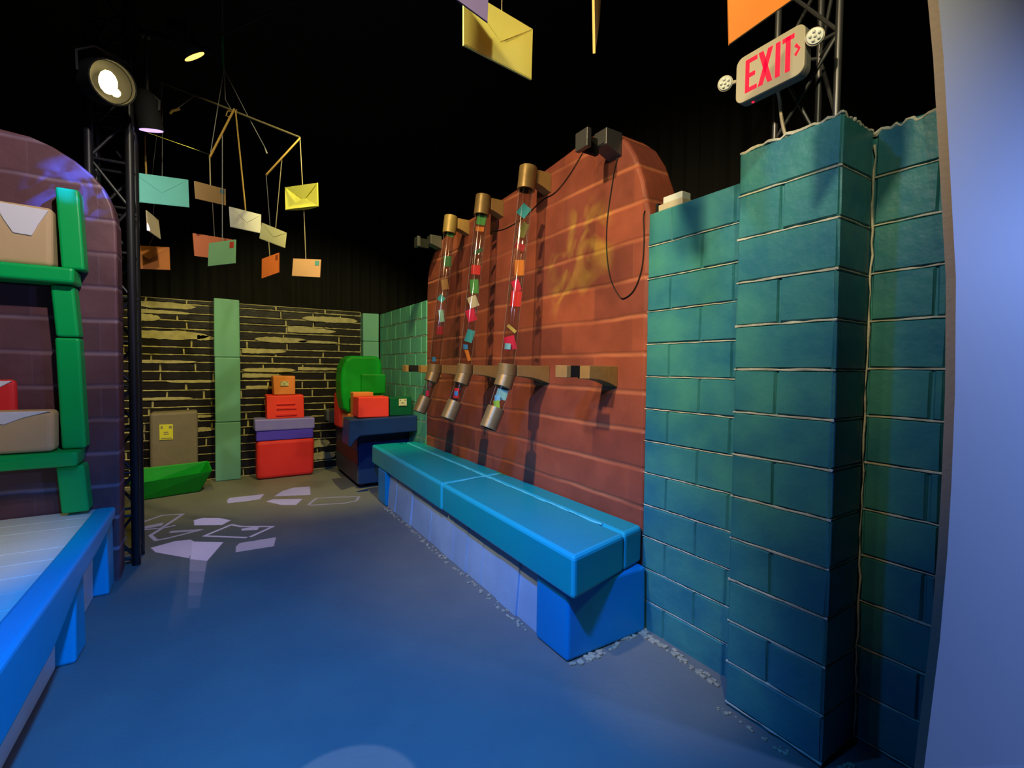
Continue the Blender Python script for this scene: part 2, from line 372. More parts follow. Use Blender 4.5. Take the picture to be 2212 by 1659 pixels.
def bricks(mb, O, U, N, rows, depth=.011, gap=.005, ch=.007, mi=0, bead=1, br=.004, jit=.002):
    """carved block face. O: corner on the back plane, U: along, N: outward; rows: (z0, z1, [u cuts])"""
    O, U, N = Vector(O), Vector(U), Vector(N); Z = Vector((0, 0, 1))
    for z0, z1, cuts in rows:
        for u0, u1 in zip(cuts, cuts[1:]):
            g = gap/2
            def P(u, z, d): return O+U*(u+random.uniform(-jit, jit))+Z*(z+random.uniform(-jit, jit))+N*d
            bk = [P(u0+g, z0+g, 0), P(u1-g, z0+g, 0), P(u1-g, z1-g, 0), P(u0+g, z1-g, 0)]
            c = ch
            ft = [P(u0+g+c, z0+g+c, depth), P(u1-g-c, z0+g+c, depth), P(u1-g-c, z1-g-c, depth), P(u0+g+c, z1-g-c, depth)]
            mb.add(bk+ft, [(4, 5, 6, 7), (0, 1, 5, 4), (1, 2, 6, 5), (2, 3, 7, 6), (3, 0, 4, 7)], mi)
        if bead is not None:
            a, b = cuts[0], cuts[-1]; n = max(3, int((b-a)/.035))
            mb.tube([O+U*(a+(b-a)*i/n)+Z*(z0+random.uniform(-.0011, .0011))+N*(depth*.6+random.uniform(-.0015, .0015)) for i in range(n+1)],
                    [br*random.uniform(.55, 1.35) for _ in range(n+1)], 5, bead)

# ------------------------------------------------------------------ room shell
struct('floor', MB().box(-5, 5, -3, 9, -.1, 0), MT['floor'], 'grey floor washed with blue light')
struct('ceiling', MB().box(-5, 5, -3, 9, 4.4, 4.5), MT['black'], 'black ceiling')
def pleated(p0, p1, z0, z1, pitch=.16, amp=.035):
    p0, p1 = Vector(p0), Vector(p1); L = (p1-p0).length; d = (p1-p0)/L; nrm = Vector((-d.y, d.x, 0)); n = int(L/pitch*6); mb = MB(); pts = []
    ph = 0
    for i in range(n+1):
        ph += random.uniform(.7, 1.35)
        pts.append(p0+d*(L*i/n)+nrm*amp*math.sin(ph)*random.uniform(.6, 1.1))
    vs = [(p.x, p.y, z) for z in (z0, z1) for p in pts]; k = n+1
    vs += [(p.x+nrm.x*.006, p.y+nrm.y*.006, z) for z in (z0, z1) for p in pts]
    fs = [(i, i+1, k+i+1, k+i) for i in range(n)]+[(2*k+i, 3*k+i, 3*k+i+1, 2*k+i+1) for i in range(n)]
    return mb.add(vs, fs)
tag(pleated((-3.8, 8.2, 0), (3.7, 8.2, 0), 0.005, 4.39).build('stage_curtain', MT['drape'], smooth=True), 'black pleated curtain behind the dark tiled wall', 'curtain')
tag(pleated((3.8, 8.1, 0), (3.8, -1.9, 0), 0.005, 4.39).build('stage_curtain', MT['drape'], smooth=True), 'black pleated curtain behind the red brick arch', 'curtain')
struct('wall_left', MB().box(-4.1, -4.0, -3, 9, 0, 4.4), MT['black'], 'black wall at the left')
struct('wall_rear', MB().box(-5, 5, -3.1, -3, 0, 4.4), MT['black'], 'black wall behind the viewer')

# dark tiled back wall with cream mortar
mb = MB(); YB = 6.77
mb.box(-2.6, 1.72, YB, YB+.12, 0, 2.165, 1)
z = .005; rows = []
i = 0
while z < 2.15:
    h = random.choice((.098, .104, .11, .088)); z1 = min(z+h, 2.165)
    if 2.165-z1 < .05: z1 = 2.165
    cuts = [-2.6]
    while cuts[-1] < 1.4: cuts.append(cuts[-1]+random.uniform(.3, .72))
    cuts = [c for c in cuts if c < 1.55]+[1.72]
    rows.append((z, z1, cuts)); z = z1
bricks(mb, (0, YB, 0), (1, 0, 0), (0, -1, 0), rows, depth=.02, gap=.017, ch=.006, mi=0, bead=1, br=.0085, jit=.005)
def smear(x, z, L, h, taper=1):
    n = 14; top = []; bot = []
    for i in range(n+1):
        t = i/n; e = max(0, 1-abs(2*t-1)**3)**.5 if taper == 1 else max(0, 1-t**3)**.5
        top.append((x+L*t, z+h/2*e*random.uniform(.8, 1.1)+.002)); bot.append((x+L*t, z-h/2*e*random.uniform(.8, 1.1)-.002))
    poly = top+bot[::-1]
    mb.prism([(a, YB-.020, b) for a, b in poly], (0, -.010, 0), 1)
for x, z_, L, h, t in [(-.83, 2.08, .62, .07, 1), (-.83, 1.93, .28, .09, 2), (-.83, 1.74, .75, .1, 1), (-.2, 1.72, .17, .06, 2), (.95, 2.03, .72, .075, 1), (.78, 1.87, .6, .07, 2),
                      (.4, 1.73, .62, .07, 1), (.26, 1.58, .5, .06, 2), (.25, 1.34, .62, .05, 1), (.9, 1.36, .55, .04, 2), (.26, 1.27, .45, .05, 2), (-.8, 1.43, .6, .035, 2), (-.5, 1.2, .5, .03, 1),
                      (-.8, 1.0, .55, .03, 1), (.3, 1.12, .4, .04, 2), (.9, 1.72, .5, .03, 1), (-.25, .62, .22, .05, 2), (-.25, .78, .2, .03, 1), (1.0, .35, .3, .1, 1), (1.05, .18, .32, .1, 1), (-.75, 2.0, .5, .04, 2)]:
    smear(x, z_, L, h, t)
struct('wall_back', mb, [MT['darktile'], MT['ymortar']], 'dark tiled back wall with thick cream mortar lines')

# green block columns on the back wall
def column(x0, x1, y0, y1, zs, name, label):
    mb = MB()
    for a, b in zip(zs, zs[1:]): mb.box(x0, x1, y0, y1, a+.0015, b-.0015, 0, .003)
    return tag(mb.build(name, MT['colgreen'], bevel=.012, seg=3), label, 'pillar')
column(-.03, .235, 6.60, 6.745, [0, .71, 1.49, 2.19], 'block_pillar', 'sea green pillar of three blocks in the middle of the dark tiled wall')
column(1.715, 1.935, 6.62, 6.9, [0, .5, .93, 1.35, 1.75, 2.14], 'block_pillar', 'sea green corner pillar where the tiled wall meets the block wall')

# right hand wall: far stretch, near stretch, end stretch
def wall_rows(z0, h, n, even, odd): return [(z0+i*h, z0+(i+1)*h, even if i % 2 == 0 else odd) for i in range(n)]
mb = MB(); XW = 1.96
mb.box(XW, XW+.2, 4.88, 6.62, 0, 2.135, 0)
L = 6.62-4.88
cut = lambda off, st: [0]+[off+st*i for i in range(20) if .06 < off+st*i < L-.06]+[L]
bricks(mb, (XW, 6.62, 0), (0, -1, 0), (-1, 0, 0), wall_rows(.02, .1923, 11, cut(.15, .36), cut(.33, .36)), br=.003)
struct('wall_right_far', mb, [MT['green'], MT['mortar']], 'green block wall beyond the red arch')
mb = MB()
Y0, Y1 = 1.14, 1.757; L = Y1-Y0
mb.box(XW, XW+.2, Y0, Y1, 0, 2.225, 0)
rows = wall_rows(-.02, .1727, 13, [0, .155, .50, L], [0, .335, L])
bricks(mb, (XW, Y1, 0), (0, -1, 0), (-1, 0, 0), rows, br=.0026)
struct('wall_right', mb, [MT['teal'], MT['mortar']], 'teal block wall between the red arch and the pillar')
mb = MB()
XE = 2.03
mb.box(XE, XE+.2, .545, .78, 0, 2.26, 0)
bricks(mb, (XE, .765, 0), (0, -1, 0), (-1, 0, 0), [(a, b, [0, .22]) if i % 2 == 0 else (a, b, [0, .185, .22]) for i, (a, b, _) in enumerate(wall_rows(.03, .1727, 13, 0, 0))], br=.0036)
mb.tube([(XE-.005+random.uniform(-.004, .004), .545+.235*i/16, 2.262+random.uniform(-.008, .01)) for i in range(17)], [.008*random.uniform(.6, 1.4) for _ in range(17)], 6, 1)
struct('wall_right_end', mb, [MT['teal'], MT['mortar']], 'teal block wall beside the white panel')

# teal pillar
mb = MB(); XP = 1.792
mb.box(XP, 2.02, .782, 1.128, 0, 2.262, 0)
zr = [0.02+.1731*i for i in range(14)]
prow = []
for i in range(13):
    L = 1.14-.77
    prow.append((zr[i], zr[i+1], [0, L] if i % 2 == 0 else [0, L*.47, L]))
bricks(mb, (XP, 1.14, 0), (0, -1, 0), (-1, 0, 0), prow, br=.0042)
bricks(mb, (1.78, .782, 0), (1, 0, 0), (0, -1, 0), [(a, b, [0, .24]) for a, b, _ in prow], br=.003)
bricks(mb, (2.02, 1.128, 0), (-1, 0, 0), (0, 1, 0), [(a, b, [0, .24]) for a, b, _ in prow], bead=None)
ring = [(1.785, 1.137), (1.785, .775), (2.02, .775)]
for a, b in zip(ring, ring[1:]):
    n = 16
    mb.tube([(a[0]+(b[0]-a[0])*i/n+random.uniform(-.003, .003), a[1]+(b[1]-a[1])*i/n, 2.266+random.uniform(-.005, .008)) for i in range(n+1)], [.006*random.uniform(.6, 1.4) for _ in range(n+1)], 6, 1)
mb.tube([(2.022+random.uniform(-.004, .004), .768+random.uniform(-.004, .004), .02+2.2*i/50) for i in range(51)], [.0024*random.uniform(.2, 2.2) for _ in range(51)], 6, 1)
tag(mb.build('block_pillar', [MT['teal'], MT['mortar']]), 'teal painted block pillar standing under the lit exit sign', 'pillar')

# white wavy panel at the right
front = [(2027, 0), (2038, 120), (2050, 330), (2065, 600), (2063, 850), (2055, 1050), (2046, 1200), (2030, 1385), (2012, 1530), (1996, 1659)]
def at_plane(px, py, p0, nn):
    d = _ray(px, py); return EYE + d*((Vector(p0)-EYE).dot(nn)/d.dot(nn))
PD = Vector((.91, -.415, 0)); PN = Vector((-.415, -.91, 0)); P0 = (1.96, .505, 0)
pts = [at_plane(px, py, P0, PN) for px, py in front]
far_ = Vector(P0)+PD*1.7
poly = [pts[0]-PD*.10+Vector((0, 0, 3.2-pts[0].z)), pts[0]-PD*.05+Vector((0, 0, 2.85-pts[0].z))]+pts+[Vector((pts[-1].x-.03, pts[-1].y, .001)), Vector((far_.x, far_.y, .001)), Vector((far_.x, far_.y, 3.2))]
mb = MB(); mb.prism(poly, (.0, .024, 0))
for k in range(len(mb.f)):
    if k > 1: mb.m[k] = 1
tag(mb.build('white_panel', [MT['whitepanel'], MT['panelback']]), 'white wavy edged panel lit lavender at the right of the room', 'panel')

# ------------------------------------------------------------------ brick arches
def arch_poly(a0, a1, ztop, r0, r1, crown, n=14):
    """outline in (along, z): straight sides, rounded shoulders, slightly crowned top"""
    out = [(a0, 0)]
    for i in range(n+1):
        t = math.pi/2*i/n; out.append((a0+r0*(1-math.cos(t)), ztop-r0*1.1+r0*1.1*math.sin(t)))
    for i in range(1, 8):
        t = i/8; out.append((a0+r0+(a1-a0-r0-r1)*t, ztop+crown*math.sin(math.pi*t)))
    for i in range(n+1):
        t = math.pi/2*(1-i/n); out.append((a1-r1*(1-math.cos(t)), ztop-r1*1.1+r1*1.1*math.sin(t)))
    return out+[(a1, 0)]
prof = [(1.76, 0.001), (1.755, 2.24), (1.80, 2.42), (1.86, 2.57), (1.93, 2.68), (2.02, 2.76), (2.13, 2.81), (2.26, 2.83), (2.5, 2.805), (2.75, 2.785), (3.2, 2.765), (3.7, 2.75), (4.1, 2.745),
        (4.4, 2.725), (4.58, 2.68), (4.72, 2.60), (4.81, 2.50), (4.86, 2.38), (4.878, 2.2), (4.878, .001)]
mb = MB(); mb.prism([(1.95, y, z) for y, z in prof], (.26, 0, 0))
red_arch = tag(mb.build('brick_arch', RED_BRICK, bevel=.02, seg=3), 'rust red brick arch panel behind the clear tubes', 'arch')
prof = [(-2.7, .001), (-2.7, 2.2), (-2.55, 2.5), (-2.3, 2.68), (-1.9, 2.74), (-1.4, 2.75), (-1.04, 2.735), (-.92, 2.725), (-.82, 2.69), (-.72, 2.63), (-.64, 2.56), (-.585, 2.485), (-.55, 2.39), (-.532, 2.28), (-.53, 2.1), (-.532, 1.0), (-.545, .001)]
mb = MB(); mb.prism([(x, 3.87, z) for x, z in prof], (0, .19, 0))
tag(mb.build('brick_arch', PURPLE_BRICK, bevel=.015, seg=3), 'plum brick arch panel behind the green shelf', 'arch')

# ------------------------------------------------------------------ bench
b = thing('bench', 'long turquoise foam bench below the clear tubes', 'bench', (1.66, 3.3, 0))
def line(p, q, t): return (p[0]+(q[0]-p[0])*t, p[1]+(q[1]-p[1])*t)
NF, NB, FF, FB = (1.345, 1.60), (1.948, 1.752), (1.408, 5.085), (1.948, 5.09)
mb = MB(); zb, zt = .356, .555
ca, cb = .44, .70
for u0, u1, v0, v1 in ((0, cb, 0, ca), (cb, 1, 0, ca), (0, cb, ca, 1), (cb, 1, ca, 1)):
    def Q(u, v):
        a, c = line(NF, NB, u), line(FF, FB, u); return line(a, c, v)
    e, d = .002, .0008
    q = [Q(u0+e, v0+d), Q(u1-e, v0+d), Q(u1-e, v1-d), Q(u0+e, v1-d)]
    mb.hexa([(x, y, zb+random.uniform(-.004, .004)) for x, y in q], [(x, y, zt+random.uniform(-.003, .003)) for x, y in q])
o = mb.build('seat', [MT['bench'], mat('glow_turquoise_edge', (.01, .38, .50), .4)], b, bevel=.022, seg=3); o.modifiers[0].material = 1  # paler bevel colour imitates light glowing through the foam edges
mb = MB()
def bead(pts, r, m=0):
    q = []
    for p, p2 in zip(pts, pts[1:]):
        n = max(3, int((Vector(p2)-Vector(p)).length/.05))
        q += [Vector(p).lerp(Vector(p2), i/n)+Vector((random.uniform(-.002, .002),)*3) for i in range(n)]
    q.append(Vector(pts[-1])); mb.tube(q, [r*random.uniform(.6, 1.3) for _ in q], 5, m)
J = lambda u, v: (*line(line(NF, NB, u), line(FF, FB, u), v), zt-.004)
bead([J(cb, .05), J(cb, .5), J(cb, .98)], .007); bead([J(.04, ca), J(.97, ca)], .006)
mb.build('joint_line', MT['benchline'], sub(o, b))
mb = MB(); mb.box(1.392, 1.93, 1.70, 1.965, .001, .352, 0, .004); mb.build('leg', MT['benchleg'], b, bevel=.018, seg=3)
mb = MB(); mb.box(1.412, 1.93, 4.60, 4.87, .001, .352, 0, .004); mb.build('leg', MT['benchleg'], b, bevel=.018, seg=3)
mb = MB()
n = 12
for i in range(n):
    y0, y1 = 1.967+(4.6-1.967)*i/n, 1.967+(4.6-1.967)*(i+1)/n
    xa = 1.408+.02*i/n+random.uniform(0, .012)
    mb.hexa([(xa, y0, .001), (1.9, y0, .001), (1.9, y1, .001), (xa+.004, y1, .001)], [(xa+.03, y0, .346), (1.9, y0, .346), (1.9, y1, .346), (xa+.034, y1, .346)])
mb.build('base_panel', MT['pale'], b)
def crumbs(name, path, n, spread, size, label, seed):
    random.seed(seed); mb = MB()
    for _ in range(n):
        k = random.randrange(len(path)-1); t = random.random(); p = Vector(path[k]).lerp(Vector(path[k+1]), t)
        s = size*random.uniform(.35, 1.3); p += Vector((random.uniform(-spread, spread), random.uniform(-spread, spread), s*.32))
        mb.ball(p, s, 6, 0, (random.uniform(.7, 1.3), random.uniform(.7, 1.3), random.uniform(.35, .6)))
    return tag(mb.build(name, MT['rubble']), label, 'debris', None, 'stuff')
crumbs('crumbs', [(1.385, 2.0, 0), (1.40, 4.6, 0)], 150, .02, .011, 'pale foam crumbs along the foot of the turquoise bench', 3)
crumbs('crumbs', [(1.40, 1.66, 0), (1.92, 1.72, 0), (1.90, 1.70, 0), (1.88, 1.25, 0)], 170, .022, .014, 'cream foam crumbs at the foot of the teal wall by the bench', 4)
crumbs('crumbs', [(1.745, 1.15, 0), (1.755, .75, 0), (1.9, .72, 0)], 60, .014, .009, 'cream foam crumbs at the foot of the teal pillar', 5)
random.seed(11)

# ------------------------------------------------------------------ clear mail tubes
tube_labels = ['third and nearest of the three clear mail tubes on the red arch', 'middle one of the three clear mail tubes on the red arch', 'farthest of the three clear mail tubes on the red arch']
YT = [2.665, 3.295, 3.898]
RT_, RC = .047, .060
def lower_arm(mb, x0, x1, yc, hw=.05, m=0):
    """tapered bracket arm: thin at the tube, deeper at the wall"""
    n = 8; top = [(x0, 1.418), (x1, 1.418)]
    bot = [(x0+(x1-x0)*i/n, 1.345-.05*(i/n)**2) for i in range(n, -1, -1)]
    mb.prism([(x, yc-hw, z) for x, z in top+bot], (0, 2*hw, 0), m)
def upper_arm(mb, x0, x1, yc, hw=.04, m=0):
    mb.prism([(x0, yc-hw, 2.735), (x1, yc-hw, 2.735), (x1, yc-hw, 2.605), (x0+.05, yc-hw, 2.63), (x0, yc-hw, 2.645)], (0, 2*hw, 0), m)
t = thing('mail_tube', tube_labels[0], 'tube', (1.49, YT[0], 1.0), 'clear mail tubes on the red arch')
y = YT[0]
A, Bt, Tp = Vector((1.634, y, 1.40)), Vector((1.770, y, 2.62)), Vector((1.785, y, 2.748))
mb = MB(); mb.cyl(A-(Bt-A)*.02, Bt+(Bt-A)*.03, RT_, n=40, caps=False); mb.build('pipe', MT['glass'], t, smooth=True)
mb = MB(); mb.ring(Bt-(Bt-A)*.02, Tp, RC, RT_+.001, 36); mb.cyl(Tp-(Bt-A)*.004, Tp-(Bt-A)*.001, RC-.002, n=36); mb.build('collar', MT['bronze'], t, smooth=True)
mb = MB(); upper_arm(mb, 1.835, 1.95, y); mb.build('upper_bracket', MT['bracket'], t, bevel=.003)
mb = MB(); lower_arm(mb, 1.685, 1.95, y); mb.build('lower_bracket', MT['bracket'], t, bevel=.003)
J0, J1 = Vector((1.638, y, 1.425)), Vector((1.629, y, 1.352)); K1 = Vector((1.600, y, 1.272)); E0, E1 = Vector((1.549, y, 1.128)), Vector((1.493, y, 1.005))
mb = MB(); mb.cyl(J0, J1, RC+.003, n=36); mb.cyl(J1+Vector((.006, 0, .018)), K1, RC+.001, n=36); mb.build('elbow_joint', MT['bronze'], t, smooth=True, bevel=.002)
mb = MB(); mb.cyl(K1+Vector((.008, 0, .016)), E0, RT_, n=40, caps=False); mb.build('outlet_pipe', MT['glass'], t, smooth=True)
mb = MB(); mb.ring(E0+Vector((.004, 0, .008)), E1, RC-.002, RT_+.001, 36); mb.cyl(E0.lerp(E1, .75), E0.lerp(E1, .8), RC-.003, n=36); mb.build('end_cap', MT['bronze'], t, smooth=True)
for k in (1, 2):
    c = copy_tree(t['_e']); c.location.y = YT[k]; c['label'] = tube_labels[k]

def open_bracket(y, lower, label):
    mb = MB(); hw = .05
    if lower:
        lower_arm(mb, 1.735, 1.95, y, hw)
        mb.box(1.575, 1.605, y-hw, y+hw, 1.352, 1.418); mb.box(1.605, 1.74, y+hw-.02, y+hw, 1.352, 1.418, 1)
    else:
        upper_arm(mb, 1.83, 1.95, y, hw); mb.box(1.692, 1.722, y-hw, y+hw, 2.60, 2.70); mb.box(1.722, 1.84, y+hw-.03, y+hw, 2.61, 2.70, 1)
    return tag(mb.build('wall_bracket', [MT['bracket'] if lower else MT['steel'], MT['blackmatte']], bevel=.003), label, 'bracket', 'empty tube brackets on the red arch')  # back plate coloured black to stand in for the dark open gap
open_bracket(2.012, True, 'empty brown bracket right of the nearest clear tube on the red arch')
open_bracket(2.012, False, 'empty dark bracket at the peak of the red arch with a cable hanging from it')
open_bracket(4.53, True, 'empty brown bracket left of the farthest clear tube at outlet height')
open_bracket(4.53, False, 'empty dark bracket at the left shoulder of the red arch')

# paper slips inside the tubes
PCOL = dict(red=(.75, .03, .03), crimson=(.75, .02, .08), orange=(.8, .25, .03), green=(.08, .38, .08), mint=(.3, .62, .48), teal=(.05, .42, .48), cream=(.68, .64, .42), blue=(.05, .3, .62),
            olive=(.16, .16, .04), brown=(.35, .18, .06), lime=(.4, .65, .05), dark_red=(.4, .02, .03), dark_green=(.04, .16, .06), pale_blue=(.25, .6, .68), gold=(.6, .5, .12), purple=(.2, .08, .5))
PM = {k: mat(k+'_paper', v, .7) for k, v in PCOL.items()}
def slip(k, px, py, w, h, rot, col, label, yaw=0):
    y = YT[k]; c = at_y(px, py, y)
    ax, az = (A.x-A.x, 0), None
    # keep the slip inside its tube
    if c.z > 1.41: xa = A.x+(Bt.x-A.x)*(c.z-A.z)/(Bt.z-A.z)
    else: xa = K1.x+(E0.x-K1.x)*(c.z-K1.z)/(E0.z-K1.z)
    depth = (Vector((xa, y, c.z))-EYE).dot(FW)/F_PX
    w, h = w*depth, h*depth
    off = max(-.022, min(.022, c.x-xa)); ctr = Vector((xa+off*.6, y, c.z))
    w = min(w, .072)
    R_ = Vector((math.cos(YAW+yaw), -math.sin(YAW+yaw), 0)); U_ = Vector((0, 0, 1)); Nn = R_.cross(U_)
    ca_, sa_ = math.cos(rad(rot)), math.sin(rad(rot)); a = R_*ca_+U_*sa_; b_ = U_*ca_-R_*sa_
    mb = MB(); n = 5; vs = []
    for s_ in (0, .0012):
        for j in (-.5, .5):
            for i in range(n+1):
                q = i/n-.5; vs.append(ctr+a*w*q+b_*h*j+Nn*(.006*(4*q*q)+s_))
    m_ = n+1; fs = []
    for i in range(n):
        fs += [(i, i+1, m_+i+1, m_+i), (2*m_+i, 3*m_+i, 3*m_+i+1, 2*m_+i+1), (i, 2*m_+i, 2*m_+i+1, i+1), (m_+i, m_+i+1, 3*m_+i+1, 3*m_+i)]
    fs += [(0, m_, 3*m_, 2*m_), (n, 2*m_+n, 3*m_+n, m_+n)]
    mb.add(vs, fs)
    tag(mb.build('paper_slip', PM[col.replace(' ', '_')]), label, 'paper', 'paper slips in the clear tubes')
T3, T2, T1 = 'in the nearest clear tube', 'in the middle clear tube', 'in the farthest clear tube'
for a in [
    (0, 1132, 456, 22, 26, -38, 'teal', 'turquoise paper slip, topmost '+T3), (0, 1134, 498, 16, 32, -22, 'olive', 'dark olive paper slip second from top '+T3),
    (0, 1124, 533, 22, 14, -25, 'dark red', 'dark red paper slip above the orange one '+T3), (0, 1127, 579, 21, 33, 0, 'orange', 'orange paper slip '+T3),
    (0, 1116, 617, 17, 24, 20, 'crimson', 'small crimson paper slip just above the large red one '+T3), (0, 1120, 646, 24, 33, -5, 'red', 'large red paper slip halfway down '+T3),
    (0, 1106, 710, 25, 7, -40, 'gold', 'thin gold paper slip standing on edge '+T3), (0, 1103, 741, 27, 30, 14, 'crimson', 'crimson paper slip near the foot of the nearest clear tube'),
    (0, 1092, 748, 13, 13, -5, 'pale blue', 'small pale blue paper slip beside the crimson one '+T3),
    (0, 1091, 835, 20, 16, -15, 'blue', 'bright blue paper slip in the outlet of the nearest tube'), (0, 1086, 852, 26, 22, -15, 'mint', 'mint paper slip in the outlet of the nearest tube'),
    (0, 1066, 860, 12, 13, 0, 'pale blue', 'small pale blue paper slip in the outlet of the nearest tube'), (0, 1074, 880, 13, 30, 4, 'lime', 'lime green paper slip in the outlet of the nearest tube'),
    (1, 1041, 475, 22, 22, -12, 'green', 'green paper slip, topmost '+T2), (1, 1037, 495, 18, 10, -5, 'orange', 'orange paper slip peeping out below the topmost green one '+T2),
    (1, 1035, 543, 24, 8, 30, 'dark green', 'thin dark green paper slip tilted in the upper part of the middle tube'), (1, 1029, 583, 27, 20, -5, 'red', 'red paper slip lying flat across the middle tube'),
    (1, 1026, 619, 18, 30, 3, 'green', 'mid green paper slip halfway down the middle tube'), (1, 1024, 652, 21, 24, 22, 'cream', 'cream paper slip '+T2),
    (1, 1019, 681, 22, 26, 18, 'crimson', 'crimson paper slip just under the cream one '+T2), (1, 1019, 726, 17, 27, -18, 'teal', 'turquoise paper slip '+T2),
    (1, 1002, 749, 10, 10, 0, 'blue', 'tiny blue paper slip near the foot of the middle clear tube'), (1, 1017, 766, 8, 28, 18, 'orange', 'narrow orange paper slip standing at the foot of the middle tube'),
    (1, 984, 849, 11, 22, -5, 'red', 'red paper slip in the outlet of the middle tube'), (1, 971, 850, 8, 9, 0, 'blue', 'tiny blue paper slip in the outlet of the middle tube'),
    (2, 977, 505, 16, 14, -20, 'green', 'green paper slip tucked under the collar of the farthest tube'), (2, 970, 565, 19, 22, 0, 'dark green', 'dark green paper slip in the upper part of the farthest tube'),
    (2, 966, 615, 15, 22, 10, 'brown', 'brown paper slip '+T1), (2, 952, 645, 14, 13, -40, 'teal', 'small turquoise paper slip '+T1), (2, 961, 683, 11, 26, 8, 'mint', 'pale mint paper slip '+T1),
    (2, 954, 714, 14, 18, -5, 'dark red', 'dark red paper slip '+T1), (2, 934, 776, 8, 10, 0, 'blue', 'tiny blue paper slip at the foot of the farthest clear tube'),
    (2, 924, 850, 7, 12, 0, 'crimson', 'crimson paper slip in the outlet of the farthest tube')]:
    slip(*a)

# cables on the arch
def cable(pts, r, name, label, m, cat='cable'):
    P_ = [Vector(p) for p in pts]; out = []
    for i in range(len(P_)-1):
        p0, p1, p2, p3 = P_[max(i-1, 0)], P_[i], P_[i+1], P_[min(i+2, len(P_)-1)]
        for k in range(6):
            s = k/6; out.append(.5*((2*p1)+(p2-p0)*s+(2*p0-5*p1+4*p2-p3)*s*s+(3*p1-p0-3*p2+p3)*s**3))
    out.append(P_[-1]); mb = MB(); mb.tube(out, r, 6)
    return tag(mb.build(name, m, smooth=True), label, cat)
cable([at_x(*p, 1.944) for p in [(1340, 318), (1326, 375), (1312, 470), (1310, 540), (1318, 600), (1335, 636), (1348, 644), (1370, 625), (1386, 580), (1391, 520), (1390, 470), (1393, 455)]], .003, 'cable', 'thin black cable hanging in a long loop at the right of the red arch', MT['cable'])
cable([at_x(*p, 1.944) for p in [(1258, 330), (1238, 365), (1215, 398), (1196, 418), (1172, 432), (1130, 470), (1095, 492), (1068, 500)]], .003, 'cable', 'thin black cable running down behind the clear tubes from the peak of the arch', MT['cable'])

# ------------------------------------------------------------------ parcels in the back
def parcel(name, label, x0, x1, y0, y1, z0, z1, m, cat='parcel', bevel=.02, sticker=None, jit=.008, smat='sticker', group=None):
    mb = MB(); mb.box(x0, x1, y0, y1, z0, z1, 0, jit)
    o = tag(mb.build(name, MT[m], bevel=bevel, seg=3), label, cat, group)
    if sticker:
        sx0, sx1, sz0, sz1 = sticker; h = own(o); mb = MB(); mb.box(sx0, sx1, y0-jit-.004, y0-jit+.004, sz0, sz1, 0)
        st = mb.build('sticker', MT[smat], h)
        mb = MB(); w_ = sx1-sx0; hh = sz1-sz0
        for a0, a1, b0, b1 in ((.08, .25, .72, .9), (.7, .92, .72, .9), (.3, .65, .45, .52), (.3, .7, .33, .4), (.08, .92, .06, .12)):
            mb.box(sx0+w_*a0, sx0+w_*a1, y0-jit-.0052, y0-jit-.003, sz0+hh*b0, sz0+hh*b1)
        mb.build('print', MT['ink'], dict(_e=st, _o=h['_o']))
    return o
parcel('parcel', 'large red parcel on the floor, lowest of the middle stack', .39, 1.045, 6.42, 6.70, .002, .475, 'red', bevel=.045)
# flat lidded indigo parcel
mb = MB(); mb.box(.39, 1.035, 6.43, 6.71, .477, .60, 0, .006); o = tag(mb.build('parcel', MT['purple'], bevel=.012), 'indigo parcel with a lilac lid, second from the floor in the middle stack', 'parcel')
mb = MB(); mb.box(.375, 1.05, 6.41, 6.725, .60, .735, 0, .008); mb.build('lid', mat('lilac_foam', (.22, .19, .80), .5, (.26, .24, .75), 5, .15, 12), own(o), bevel=.015)
parcel('parcel', 'red parcel with carved bands, third from the floor in the middle stack', .505, .935, 6.47, 6.70, .737, 1.03, 'redside', bevel=.012)
parcel('parcel', 'small orange parcel with a cream sticker, topmost of the middle stack', .585, .84, 6.49, 6.68, 1.033, 1.275, 'orange', bevel=.012, sticker=(.665, .755, 1.145, 1.205))
o = [q for q in C.objects if q.get('label', '').startswith('red parcel with carved')][0]; h = own(o)
mb = MB(); mb.box(.61, .85, 6.456, 6.472, .77, .80); mb.box(.62, .84, 6.456, 6.472, .85, .875); mb.box(.62, .83, 6.456, 6.472, .91, .93)
mb.build('carved_band', MT['red'], h, bevel=.004)
parcel('parcel', 'tall grey brown parcel with a yellow sticker leaning at the tiled wall', -.64, -.20, 6.42, 6.70, .002, .87, 'greybox', bevel=.03, sticker=(-.545, -.425, .565, .735), smat='ysticker')
# green tray shaped parcel on the floor
mb = MB()
base = [(-.73, 6.02), (-.17, 6.16), (-.20, 6.36), (-.72, 6.3)]
top = [(-.76, 5.98), (-.05, 6.10), (-.09, 6.38), (-.78, 6.34)]
zt_ = [.20, .24, .31, .29]
mb.add([(x, y, .002) for x, y in base]+[(x, y, z) for (x, y), z in zip(top, zt_)]+[(x*.93+.93*-.03, y*.93+.07*6.2, z-.02) for (x, y), z in zip(top, zt_)]+[(x*.9-.05, y*.9+.1*6.2, .09) for x, y in base],
       [(3, 2, 1, 0)]+[(i, (i+1) % 4, 4+(i+1) % 4, 4+i) for i in range(4)]+[(4+i, 4+(i+1) % 4, 8+(i+1) % 4, 8+i) for i in range(4)]+[(8+i, 8+(i+1) % 4, 12+(i+1) % 4, 12+i) for i in range(4)]+[(12, 13, 14, 15)])
for k in range(5, len(mb.f)): mb.m[k] = 1  # inside and rim brighter green, light on them put into the colour
tag(mb.build('tray', [MT['traygreen'], MT['greensack']], bevel=.018, seg=3), 'green boat shaped foam tray on the floor in front of the grey parcel', 'tray')

